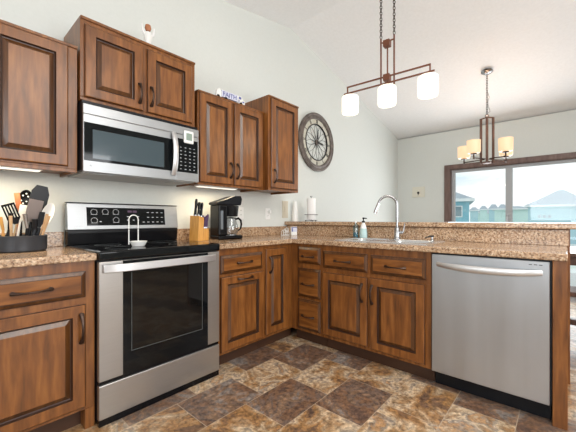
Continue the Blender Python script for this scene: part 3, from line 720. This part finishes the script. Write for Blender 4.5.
# ------------------------------------------------------------------ wall plates
def plate(name, label, x, z, w_, h_, kind='socket', m='white', cat='outlet'):
    t = thing(name, label, cat, (x, -.0005, z))
    bm = BM(); box(bm, -w_/2, w_/2, -.006, 0, -h_/2, h_/2); obj('cover', bm, m, t, bevel=.002)
    if kind == 'socket':
        for s in (-1, 1):
            bm = BM(); lathe(bm, [(0, .006), (.016, .006), (.016, .0085), (0, .0085)], (0, 0, s*.022), 16, 'y'); so = obj('socket', bm, m, t)
            bm = BM(); box(bm, -.007, -.005, -.0095, -.0086, s*.022-.002, s*.022+.007); box(bm, .005, .007, -.0095, -.0086, s*.022-.002, s*.022+.007); obj('slots', bm, 'satin', so)
    else:
        bm = BM(); box(bm, -.014, .014, -.010, -.0062, -.03, .03); obj('rocker', bm, m, t, bevel=.002)
    return t
plate('wall_outlet', 'white wall outlet partly behind the coffee maker', -.09, 1.155, .075, .118)
p_ = plate('wall_outlet', 'white wall outlet below the tall wall cabinet with plug', .295, 1.15, .078, .122)
bm = BM(); box(bm, .002, .03, -.035, -.0096, .005, .04); obj('plug', bm, 'white', p_, bevel=.004)
plate('light_switch', 'tall tan switch plate on the wall above the corner backsplash', .585, 1.205, .10, .20, 'rocker', 'tan', 'switch')
# decorative plaque on the wall by the patio door
t_ = thing('wall_plaque', 'small square cream plaque with dark round knob on the far wall', 'wall decoration', (XF-.0005, -.405, 1.60))
bm = BM(); box(bm, -.012, 0, -.115, .115, -.098, .098); obj('plate', bm, 'plaque', t_, bevel=.003)
bm = BM(); lathe(bm, [(0, .0), (.016, .0), (.022, .010), (.014, .022), (0, .024)], (-.013, 0, -.014), 16, 'x')
for v in bm.verts: v.co.x = -.0125-(v.co.x+.013)
tube(bm, [(-.016, 0, -.035), (-.016, .004, -.055)], .005, 6); obj('knob', bm, 'iron', t_, True)
bm = BM()
for k in range(5): a = k*.45+.4; tube(bm, [(-.0135, -.05+.04*math.cos(a), .02+.03*math.sin(a)), (-.0135, -.04+.03*math.cos(a+.5), .03+.02*math.sin(a+.5))], .002, 5)
obj('relief', bm, 'tan', t_)

# ------------------------------------------------------------------ coffee maker
t_ = thing('coffee_maker', 'black drip coffee maker on the counter right of the knife block', 'coffee maker', (-.432, -.215, .9145), math.radians(-6)); t_.scale = (.80, .85, 1)
bm = BM(); box(bm, -.15, .15, -.095, .095, 0, .035); obj('base', bm, 'black', t_, bevel=.012, seg=3)
bm = BM(); box(bm, -.15, -.045, -.092, .092, .0355, .30); obj('reservoir', bm, 'black', t_, bevel=.012, seg=3)
bm = BM(); box(bm, -.130, -.100, -.094, -.0925, .09, .25); obj('water_gauge', bm, 'gauge', t_)
bm = BM(); lathe(bm, [(.07, .20), (.085, .205), (.098, .295), (.04, .298), (.03, .20)], (.045, 0, 0), 28, close=True); obj('filter_basket', bm, 'black', t_, True)
bm = BM(); poly(bm, [(-.168, -.095, .302), (-.13, -.095, .300), (.13, -.095, .300), (.145, -.095, .355), (.13, -.095, .385), (.05, -.095, .382), (-.06, -.095, .350), (-.168, -.095, .322)], (0, .19, 0)); obj('lid', bm, 'satin', t_, bevel=.014, seg=3)
bm = BM(); lathe(bm, [(0, 0), (.066, 0), (.066, .004), (0, .004)], (.055, 0, .0355), 28); obj('hot_plate', bm, 'nickel', t_, True)
t2 = thing('coffee_carafe', 'glass coffee carafe with black handle inside the coffee maker', 'carafe', (-.388, -.221, .9545), math.radians(-12)); t2.scale = (.9, .9, 1.0)
bm = BM(); lathe(bm, [(0, 0), (.058, 0), (.070, .02), (.074, .05), (.066, .09), (.054, .125), (.050, .14)], (0, 0, 0), 30); obj('glass', bm, 'carafe', t2, True)
bm = BM(); lathe(bm, [(0, .1415), (.052, .1415), (.052, .152), (0, .157)], (0, 0, 0), 24); obj('lid', bm, 'black', t2, True)
bm = BM(); tube(bm, [(.053, 0, .135), (.085, 0, .145), (.112, 0, .125), (.118, 0, .09), (.108, 0, .05), (.080, 0, .032)], [.009, .010, .010, .009, .008, .006], 10, 1.3); obj('handle', bm, 'black', t2, True)

# ------------------------------------------------------------------ knife block and knives
KB = Matrix.Translation((-.70, -.205, .9145)) @ Matrix.Rotation(math.radians(8), 4, 'Z')
t_ = thing('knife_block', 'orange bamboo knife block between the range and the coffee maker', 'knife block', (-.70, -.205, .9145), math.radians(8))
bm = BM(); poly(bm, [(-.058, -.05, 0), (-.006, -.05, 0), (.006, -.05, .188), (-.048, -.05, .205)], (0, .11, 0)); obj('main_block', bm, 'bamboo', t_, bevel=.003)
bm = BM(); poly(bm, [(-.005, -.05, .0), (.056, -.05, .0), (.056, -.05, .100), (.002, -.05, .100)], (0, .11, 0)); obj('steak_knife_block', bm, 'bamboo', t_, bevel=.003)
def knife(p, tilt, L, m, lab, grp, r=.0085):
    q = KB @ Vector(p)
    t = thing('kitchen_knife', lab, 'knife', q, math.radians(8), grp); dx = math.sin(math.radians(tilt)); dz_ = math.cos(math.radians(tilt))
    bm = BM(); tube(bm, [(0, 0, 0), (dx*.010, 0, dz_*.010)], r*.85, 8, 1.4); obj('bolster', bm, 'nickel', t)
    bm = BM(); tube(bm, [(dx*.0105, 0, dz_*.0105), (dx*L*.5, 0, dz_*L*.5), (dx*L*.85, 0, dz_*L*.85), (dx*L, 0, dz_*L)], [r, r*.85, r*1.05, r*.7], 8, 1.4); obj('handle', bm, m, t, True)
for i, (x, y, L) in enumerate(((-.038, -.03, .115), (-.038, .01, .12), (-.020, .035, .15), (-.012, -.03, .12), (-.012, .005, .125))):
    knife((x, y, .2060-(x+.048)*.31), 7, L, 'black', 'black-handled knife standing in the tall part of the bamboo block', 'black knives in the block', .0098)
for i, (x, y) in enumerate(((.017, -.032), (.031, -.032), (.045, -.032), (.024, .02), (.040, .02))):
    knife((x, y, .1012), 9, .098+.010*(i % 3), 'purple', 'purple-handled steak knife standing in the low front part of the block', 'purple steak knives', .0072)

# ------------------------------------------------------------------ utensil crock and utensils
t_ = thing('utensil_crock', 'wide low black round crock full of utensils on the left counter', 'crock', (-1.846, -.2, .9145)); t_.scale = (.95, .95, 1)
bm = BM(); lathe(bm, [(0, 0), (.120, 0), (.128, .006), (.130, .02), (.130, .080), (.132, .086), (.126, .088), (.122, .080), (.122, .012), (0, .010)], (0, 0, 0), 48); obj('bowl', bm, mat('crock_glaze', (.028, .032, .040), .4), t_, True)
def XZ(u, v, y=-.2):      # metres on an upright plane through the crock (coordinates of the utensils as surveyed)
    x = -1.927+.00426*u; D = .7494*(x+2.1691)+.662*(y+2.4822)
    return x, 1.092+(219.1-v)*D/314.6
def utensil(name, label, foot, neck, top, head, hm, stick, sm, y=-.2, rs=.006):
    fx, nx_, tx = foot[0], neck, top
    p0 = Vector((fx, foot[1], .932)); p1 = Vector((nx_[0], y, nx_[1])); p2 = Vector((tx[0], y-.012, tx[1]))
    t = thing(name, label, 'utensil', p0)
    a = p1-p0; b_ = p2-p0; ax = (b_-a); L = ax.length; ax.normalize()
    bm = BM(); tube(bm, [(0, 0, 0), a*.5, a], [rs*1.2, rs, rs*.8], 8, .8); obj('handle', bm, sm, t, True)
    sd = Vector((ax.z, 0, -ax.x)).normalized(); nr = ax.cross(sd).normalized(); w_, kind = head
    bm = BM()
    def pt(u, v, o=0): return a + ax*(L*v) + sd*(w_/2*u) + nr*o
    if kind == 'turner' or kind == 'slotted':
        out_ = [(-.35, 0), (.35, 0), (1, .28), (1, 1), (-1, 1), (-1, .28)]
        if kind == 'turner': poly(bm, [pt(*q) for q in out_], nr*.004)
        else:
            for q in ([(-.3, 0), (.3, 0), (.9, .25), (-.9, .25)], [(-1, .25), (1, .25), (1, .32), (-1, .32)], [(-1, .90), (1, .90), (1, 1), (-1, 1)]): poly(bm, [pt(*z) for z in q], nr*.004)
            for k in range(5): c_ = -1+.14+k*.43; poly(bm, [pt(c_-.13, .32), pt(c_+.13, .32), pt(c_+.13, .9), pt(c_-.13, .9)], nr*.004)
    elif kind in ('spoon', 'holes'):
        n = 20; rim = [pt(math.sin(2*PI*k/n), .5-.5*math.cos(2*PI*k/n)) for k in range(n)]
        for sgn, dp in ((1, .012), (1, .015)):
            pass
        R0 = [bm.verts.new(p) for p in rim]; R1 = [bm.verts.new(pt(.6*math.sin(2*PI*k/n), .5-.30*math.cos(2*PI*k/n), .010)) for k in range(n)]; cc = bm.verts.new(pt(0, .5, .013))
        R2 = [bm.verts.new(p-nr*.003) for p in rim]; R3 = [bm.verts.new(pt(.6*math.sin(2*PI*k/n), .5-.30*math.cos(2*PI*k/n), .007)) for k in range(n)]; c2 = bm.verts.new(pt(0, .5, .010))
        for k in range(n):
            k2 = (k+1) % n
            bm.faces.new((R0[k], R0[k2], R1[k2], R1[k])); bm.faces.new((R1[k], R1[k2], cc)); bm.faces.new((R2[k2], R2[k], R3[k], R3[k2])); bm.faces.new((R3[k2], R3[k], c2)); bm.faces.new((R0[k2], R0[k], R2[k], R2[k2]))
    elif kind == 'ladle':
        out_ = [(-.4, 0), (.4, 0), (1, .3), (1, .75), (.6, 1), (-.6, 1), (-1, .8), (-1, .3)]
        poly(bm, [pt(*q) for q in out_], nr*.012)
    elif kind == 'whisk':
        for k in range(5):
            an = PI*k/5; P = []
            for i in range(13):
                t2 = PI*i/12; P.append(a+ax*(L*(1-math.cos(t2))/2*1.0 if 0 else L*math.sin(t2)) + (sd*math.cos(an)+nr*math.sin(an))*(w_/2*math.cos(t2)*(.35+.65*math.sin(t2))))
            tube(bm, P, .0012, 5)
    elif kind == 'stick': tube(bm, [a*.999, b_], [rs*.9, rs*1.2], 8, .8)
    h = obj('head', bm, hm, t, kind in ('spoon', 'holes', 'stick', 'whisk'), bevel=.0012 if kind in ('turner', 'ladle') else 0)
    if kind == 'holes':
        bm = BM()
        for k in range(6): c_ = pt(.45*math.sin(k*1.05), .5-.28*math.cos(k*1.05), -.004); tube(bm, [c_, c_-nr*.0015], .0042, 8)
        obj('perforations', bm, 'white', h)
U = utensil
U('slotted_turner', 'black slotted turner at the left of the utensil crock', (-1.875, -.16), XZ(15, 224), XZ(6, 204), (.058, 'slotted'), 'black', .006, 'ltwood', -.23)
U('spatula', 'reddish wooden paddle standing tall behind the black slotted turner', (-1.85, -.12), XZ(21, 213, -.15), XZ(17.5, 193, -.15), (.026, 'turner'), 'rwood', .006, 'rwood', -.15)
U('skimmer', 'black perforated skimmer spoon behind the taupe turner', (-1.83, -.115), XZ(24, 207, -.115), XZ(30, 190, -.115), (.062, 'holes'), 'black', .006, 'black', -.115)
U('spatula', 'white narrow spatula between the slotted turner and the taupe turner', (-1.86, -.18), XZ(20, 222, -.19), XZ(23, 205, -.19), (.030, 'turner'), 'white', .006, 'white', -.19)
U('turner', 'wide taupe nylon turner leaning in the middle of the crock', (-1.82, -.24), XZ(29, 222, -.25), XZ(34.5, 200, -.25), (.066, 'turner'), 'taupe', .006, 'black', -.25, .009)
U('serving_spoon', 'large black square-tipped serving spoon, tallest in the crock', (-1.80, -.15), XZ(36, 216, -.17), XZ(44, 186, -.17), (.085, 'ladle'), 'satin', .006, 'satin', -.17, .010)
U('spoon', 'big white plastic spoon leaning right in the crock', (-1.79, -.2), XZ(43, 226, -.2), XZ(53, 203, -.2), (.058, 'spoon'), 'white', .006, 'white', -.2)
U('wooden_spoon', 'pale wooden stick at the right rim of the crock', (-1.765, -.22), XZ(45, 228), XZ(49, 216), (.02, 'stick'), 'ltwood', .006, 'ltwood', -.22, .007)
U('wooden_spoon', 'pale wooden stick standing before the slotted turner', (-1.885, -.24), XZ(9, 230, -.26), XZ(8, 216, -.26), (.02, 'stick'), 'ltwood', .006, 'ltwood', -.26, .007)
U('whisk', 'thin steel whisk at the far right of the crock', (-1.775, -.17), XZ(46, 226, -.17), XZ(56, 207, -.17), (.03, 'whisk'), 'chrome', .006, 'chrome', -.17, .004)
U('peeler', 'short dark handle with steel tip in the front of the crock', (-1.83, -.27), XZ(24, 228, -.28), XZ(21, 214, -.28), (.02, 'stick'), 'nickel', .006, 'black', -.28, .009)
U('tongs', 'dark blue-grey tongs standing behind the peeler', (-1.79, -.25), XZ(37, 228, -.26), XZ(40, 212, -.26), (.026, 'turner'), 'satin', .006, 'satin', -.26, .010)
U('wooden_spoon', 'orange wooden handle at the far left edge of the crock', (-1.915, -.2), XZ(3, 230, -.2), XZ(0, 217, -.2), (.02, 'stick'), 'bamboo', .006, 'bamboo', -.2, .007)

U('can_opener', 'thick dark handle standing at the centre front of the crock', (-1.81, -.262), XZ(32.5, 229, -.265), XZ(32, 219, -.265), (.02, 'stick'), 'satin', .006, 'satin', -.265, .012)
U('pizza_cutter', 'thick black handle leaning left of the dark tongs', (-1.82, -.19), XZ(34, 229, -.2), XZ(32, 216, -.2), (.02, 'stick'), 'black', .006, 'black', -.2, .012)
U('wooden_spoon', 'pale wooden stick leaning between the white spoon and the whisk', (-1.80, -.235), XZ(41, 229, -.24), XZ(46, 214, -.24), (.02, 'stick'), 'ltwood', .006, 'ltwood', -.24, .006)
U('basting_brush', 'dark handle standing behind the white narrow spatula', (-1.90, -.15), XZ(11, 229, -.15), XZ(12, 213, -.15), (.02, 'stick'), 'black', .006, 'black', -.14, .010)

# ------------------------------------------------------------------ counter and bar items
t_ = thing('soap_bottle', 'blue-green pump bottle with black pump behind the sink', 'soap bottle', (.498, -1.065, .9205))
bm = BM(); lathe(bm, [(0, 0), (.034, 0), (.036, .01), (.035, .045), (.030, .085), (.022, .115), (.014, .13), (.014, .138), (0, .138)], (0, 0, 0), 24)
for f in bm.faces:
    if f.calc_center_median().z > .075: f.material_index = 1
obj('bottle', bm, ['tealc', 'white'], t_, True)
bm = BM(); lathe(bm, [(0, .1385), (.015, .1385), (.015, .152), (.005, .156), (.005, .175), (0, .175)], (0, 0, 0), 16); tube(bm, [(-.008, .006, .180), (.012, -.03, .178)], [.008, .004], 8); obj('pump', bm, 'black', t_, True)
t_ = thing('soap_bottle', 'clear narrow bottle half full of teal soap left of the pump bottle', 'soap bottle', (.498, -.985, .9205))
bm = BM(); lathe(bm, [(0, 0), (.024, 0), (.026, .01), (.026, .10), (.018, .118), (.010, .124), (.010, .135), (0, .135)], (0, 0, 0), 22); obj('bottle', bm, 'clear', t_, True)
bm = BM(); lathe(bm, [(0, .002), (.0225, .002), (.024, .01), (.024, .045), (0, .046)], (0, 0, 0), 22); obj('liquid_soap', bm, 'soap', t_, True)
bm = BM(); lathe(bm, [(0, .1355), (.008, .1355), (.010, .152), (0, .155)], (0, 0, 0), 14); obj('cap', bm, 'white', t_, True)
t_ = thing('wire_rack', 'small white wire rack on the counter at the inner corner', 'rack', (.385, -.17, .9145))
bm = BM(); tube(bm, [(-.05, 0, .004), (.05, 0, .004)], .0035, 6); tube(bm, [(-.05, -.03, .004), (.05, -.03, .004)], .0035, 6)
for k in range(4):
    x = -.045+.03*k; tube(bm, [(x, -.03, .004), (x, -.03, .04), (x, -.015, .06+.012*(k % 2)), (x, 0, .04), (x, 0, .004)], .003, 6)
tube(bm, [(-.045, -.03, .035), (.045, -.03, .035)], .003, 6)
loop_tube(bm, [(.008+.022*math.cos(2*PI*k/16), -.032, .062+.022*math.sin(2*PI*k/16)) for k in range(16)], .003, 6)
obj('frame', bm, 'white', t_, True)
bm = BM(); box(bm, -.006, .020, -.030, -.004, .0085, .028); obj('scrubber', bm, 'satin', t_, bevel=.003) if 0 else bm.free()
t_ = thing('sponge_box', 'small white box with blue and black label beside the wire rack', 'box', (.52, -.19, .9145), -.5)
bm = BM(); box(bm, -.035, .035, -.02, .02, 0, .092); obj('carton', bm, 'white', t_, bevel=.002)
bm = BM(); box(bm, -.033, .033, -.0212, -.0202, .036, .088); lb = obj('label', bm, 'lilac', t_)
bm = BM(); box(bm, -.030, -.016, -.0222, -.0213, .038, .078); box(bm, -.033, .033, -.0222, -.0213, .080, .088); obj('label_print', bm, 'blueb', lb)
t_ = thing('paper_towel_holder', 'wire holder with a white paper towel roll on the raised bar', 'paper towel holder', (.80, -.225, 1.0655))
bm = BM(); loop_tube(bm, [(.07*math.cos(2*PI*k/28), .07*math.sin(2*PI*k/28), .012) for k in range(28)], .0035, 6)
tube(bm, [(-.07, 0, .012), (.07, 0, .012)], .003, 6); tube(bm, [(0, 0, .002), (0, 0, .285)], .0045, 8)
for a in (.4, 2.5, 4.6): lathe(bm, [(0, 0), (.006, 0), (.006, .010), (0, .012)], (.07*math.cos(a), .07*math.sin(a), .0005), 10)
tube(bm, [(0, .012, .285), (0, .012, .297), (0, -.012, .297), (0, -.012, .285)], .003, 6)
tube(bm, [(.045, .055, .012), (.06, .06, .07), (.06, .05, .075)], .003, 6)
loop_tube(bm, [(.078*math.cos(2*PI*k/28), .078*math.sin(2*PI*k/28), .078) for k in range(28)], .003, 6)
obj('wire_frame', bm, 'iron', t_, True)
bm = BM(); lathe(bm, [(.018, .02), (.052, .02), (.053, .022), (.053, .268), (.052, .27), (.018, .27)], (0, 0, 0), 36, close=True)
tag(obj('paper_towel_roll', bm, 'paper', None, True, loc=(.80, -.225, 1.0655)), 'white paper towel roll standing on its wire holder on the bar', 'paper towel')
t_ = thing('vase', 'tall tapered white vase at the wall end of the raised bar', 'vase', (.68, -.075, 1.0655))
bm = BM(); lathe(bm, [(0, 0), (.038, 0), (.040, .004), (.036, .06), (.027, .17), (.020, .24), (.016, .24), (.022, .17), (.030, .05), (0, .02)], (0, 0, 0), 28); obj('body', bm, 'white', t_, True)
# ornament above the microwave cabinet
t_ = thing('figurine', 'small white figurine with brown head on top of the cabinet above the microwave', 'figurine', (-1.145, -.24, 2.2895)); t_.scale = (1.5, 1.5, 1.6)
bm = BM(); lathe(bm, [(0, 0), (.022, 0), (.024, .006), (.012, .014), (.014, .04), (.020, .065), (.014, .085), (.006, .09), (0, .09)], (0, 0, 0), 20); obj('body', bm, 'white', t_, True)
bm = BM(); lathe(bm, [(0, .0905), (.010, .093), (.015, .104), (.012, .118), (0, .124)], (0, 0, 0), 16); obj('head', bm, 'rwood', t_, True)
bm = BM()
for s in (-1, 1): tube(bm, [(s*.012, 0, .07), (s*.026, 0, .085), (s*.030, 0, .115)], [.005, .005, .003], 8)
obj('wings', bm, 'paper', t_, True)
# word sign on the two door cabinet
t_ = thing('word_sign', 'small pale blue truck-shaped word sign on top of the two-door wall cabinet', 'sign', (-.445, -.295, 2.1065))
bm = BM(); box(bm, -.105, .065, -.012, .012, .022, .078); obj('board', bm, 'lilac', t_, bevel=.003)
bm = BM(); poly(bm, [(.068, -.012, .015), (.150, -.012, .015), (.150, -.012, .045), (.128, -.012, .052), (.112, -.012, .080), (.068, -.012, .080)], (0, .024, 0)); cab_ = obj('truck_cab', bm, 'white', t_, bevel=.002)
bm = BM(); box(bm, .078, .106, -.0135, -.0122, .052, .072); box(bm, .075, .085, -.0135, -.0122, .020, .046); box(bm, .118, .140, -.0135, -.0122, .028, .040); obj('truck_window', bm, 'blueb', cab_)
bm = BM(); poly(bm, [(-.165, -.012, .015), (-.108, -.012, .015), (-.108, -.012, .060), (-.125, -.012, .088), (-.150, -.012, .070)], (0, .024, 0)); obj('trailer_end', bm, 'white', t_, bevel=.002)
for x in (-.140, -.06, .04, .105):
    bm = BM(); lathe(bm, [(0, -.012), (.015, -.012), (.015, .012), (0, .012)], (x, 0, .0153), 16, 'y'); obj('wheel', bm, 'black', t_, True) if x in (-.140, -.06, .105) else bm.free()
cu = bpy.data.curves.new('lettering', 'FONT'); cu.body = 'FAITH'; cu.size = .055; cu.extrude = .001; cu.align_x = 'CENTER'
tmp = bpy.data.objects.new('lettering_curve', cu); col.objects.link(tmp)
bpy.context.view_layer.update(); me = bpy.data.meshes.new_from_object(tmp.evaluated_get(bpy.context.evaluated_depsgraph_get())); bpy.data.objects.remove(tmp)
me.materials.append(M['blueb']); o = bpy.data.objects.new('lettering', me); col.objects.link(o); o.parent = t_; o.location = (-.02, -.0135, .031); o.rotation_euler = (PI/2, 0, 0)

# ------------------------------------------------------------------ dining area
t_ = thing('dining_table', 'dark wood dining table beyond the peninsula under the chandelier', 'table', (2.5, -1.95, 0))
bm = BM(); box(bm, -.5, .5, -.95, .8, .72, .755); obj('tabletop', bm, mat('table_top_dark', (.10, .055, .04), .08), t_, bevel=.004)
bm = BM(); box(bm, -.44, .44, -.89, .74, .63, .7195); obj('apron', bm, 'dwood', t_)
for sx in (-1, 1):
    for yy in (-.85, .70):
        bm = BM(); box(bm, sx*.40-.035, sx*.40+.035, yy-.035, yy+.035, 0, .6295); obj('leg', bm, 'dwood', t_, bevel=.004)
t_ = thing('dining_bench', 'dark wooden bench along the near side of the dining table', 'bench', (1.66, -1.95, 0))
bm = BM(); box(bm, -.17, .17, -.85, .8, .42, .46); obj('seat', bm, 'dwood', t_, bevel=.004)
for yy in (-.72, .67):
    bm = BM(); box(bm, -.15, .15, yy-.03, yy+.03, 0, .4195); obj('leg', bm, 'dwood', t_, bevel=.003)
bm = BM(); box(bm, -.02, .02, -.689, .639, .14, .19); obj('stretcher', bm, 'dwood', t_)

# ------------------------------------------------------------------ outdoors
gm = noisy(mat('lawn', (.3, .4, .25), .9), [(.40, (.50, .62, .46)), (.52, (.80, .83, .80))], .12, detail=6)
bm = BM(); box(bm, XF+.13, 160, -90, 90, -2.2, -2.0); struct('ground_outside', bm, gm)
bm = BM(); box(bm, XF+.13, 7.2, -4.6, .6, -.25, -.1); struct('deck_outside', bm, mat('deck_boards', (.62, .62, .60), .7))
hA = mat('siding_teal', (.25, .50, .60), .7); hB = mat('siding_pale_blue', (.42, .62, .68), .7); hC = mat('siding_pale_green', (.58, .76, .72), .7)
rf = noisy(mat('grey_shingles', (.5, .53, .56), .8), [(.3, (.36, .42, .47)), (.7, (.46, .52, .56))], 3, detail=6)
wt = mat('house_trim_white', (.8, .82, .83), .6); dk_ = mat('house_window_glass', (.20, .28, .32), .3)
F = Vector((math.cos(YAW), math.sin(YAW), 0)); R = Vector((math.sin(YAW), -math.cos(YAW), 0)); CP = Vector((-2.1691, -2.4822, 0))
def house(label, r0, r1, dist, eave, peak, depth, wallm, wins, roofover=.5, ridge=(0.5, 0.5), garage=False, zb=-2.0):
    """house facing the patio door; r0,r1 = lateral extent in metres at that distance"""
    c_ = CP + F*dist + R*((r0+r1)/2); an = math.atan2((r0+r1)/2, dist); t = thing('house', label, 'house', (c_.x, c_.y, zb), YAW-PI/2-an)
    w_ = (r1-r0)*math.cos(an); h_ = eave-zb
    bm = BM(); box(bm, -w_/2, w_/2, 0, depth, 0, h_); wl = obj('wall', bm, wallm, t)
    p_ = peak-zb; o = roofover
    bm = BM(); a = [bm.verts.new(v) for v in ((-w_/2-o, -o, h_), (w_/2+o, -o, h_), (w_/2+o, depth+o, h_), (-w_/2-o, depth+o, h_))]
    a2 = [bm.verts.new((v.co.x, v.co.y, h_+.18)) for v in a]
    x0, x1 = -w_/2+w_*ridge[0], -w_/2+w_*ridge[1]
    k0, k1 = bm.verts.new((x0, depth*.5, p_)), bm.verts.new((x1+.01, depth*.5, p_))
    bm.faces.new(a[::-1])
    for i in range(4): bm.faces.new((a[i], a[(i+1) % 4], a2[(i+1) % 4], a2[i]))
    bm.faces.new((a2[0], a2[1], k1, k0)); bm.faces.new((a2[1], a2[2], k1)); bm.faces.new((a2[2], a2[3], k0, k1)); bm.faces.new((a2[3], a2[0], k0))
    obj('roof', bm, rf, t)
    bm = BM(); box(bm, -w_/2-o-.02, w_/2+o+.02, -o-.05, -o-.005, h_-.02, h_+.22); obj('gutter', bm, wt, t)
    for (x, z, ww, hh, fr_) in wins:
        bm = BM(); box(bm, x-ww/2-fr_, x+ww/2+fr_, -.05, -.002, z-hh/2-fr_, z+hh/2+fr_); f = obj('window', bm, wt, t)
        bm = BM(); box(bm, x-ww/2, x+ww/2, -.07, -.052, z-hh/2, z+hh/2); obj('pane', bm, dk_, f)
    return t
def r_at(u, d): return (u-288)/314.6*d
def z_at(v, d): return 1.092+(219.1-v)/314.6*d
D1 = 26
house('teal-blue house with white window seen at the left of the patio door', r_at(440, D1), r_at(469, D1), D1, z_at(201.5, D1), z_at(188, D1), 7, hA,
      [((r_at(458, D1)-(r_at(440, D1)+r_at(469, D1))/2), z_at(211.5, D1)+2.0, .42, .78, .08)], .35, (.35, .45))
D2 = 40
mid_ = (r_at(526.5, D2)+r_at(590, D2))/2
house('large pale blue house with three small garage windows at the right of the patio door', r_at(526.5, D2), r_at(590, D2), D2, z_at(206.5, D2), z_at(188, D2), 8, hB,
      [(r_at(u_, D2)-mid_, z_at(216.5, D2)+2.0, .22, .34, .03) for u_ in (543.5, 547.5, 551.5)], .35, (.5, .6))
D3 = 62
house('pale green low house between the door mullion and the large blue house', r_at(494, D3), r_at(530, D3), D3, z_at(209.5, D3), z_at(205.5, D3), 9, hC, [], .5, (.3, .7))
D4 = 84
for i, (u0, u1, e_, p_) in enumerate(((470, 478, 211, 207), (480, 487, 210, 205.5), (489, 498, 209.5, 204), (474, 481, 213, 209), (498, 507, 209, 204), (484, 491, 213.5, 210))):
    dd_ = D4+i*9
    o = house('tiny distant grey-roofed house in the row behind the field', r_at(u0, dd_), r_at(u1, dd_), dd_, z_at(e_, dd_), z_at(p_, dd_), 6, [hB, hC][i % 2], [], .3, (.3, .7))
    o['group'] = 'distant houses'
lf = mat('leaf_green', (.16, .27, .13), .8); tk = mat('bark', (.15, .1, .07), .9)
for i, (u_, dd_, hh, lab) in enumerate(((474.5, 52, 1.9, 'small round green tree beside the teal-blue house'), (486.5, 58, 1.9, 'small pale green tree in the field left of the door mullion'))):
    c_ = CP + F*dd_ + R*r_at(u_, dd_); t = thing('tree', lab, 'tree', (c_.x, c_.y, -2.0))
    bm = BM(); tube(bm, [(0, 0, 0), (0, 0, hh*.6)], [.09, .05], 8); obj('trunk', bm, tk, t)
    bm = BM(); bmesh.ops.create_icosphere(bm, subdivisions=3, radius=hh*.36)
    for v in bm.verts: v.co *= 1+random.uniform(-.22, .22); v.co.z += hh*.8
    obj('crown', bm, lf, t)
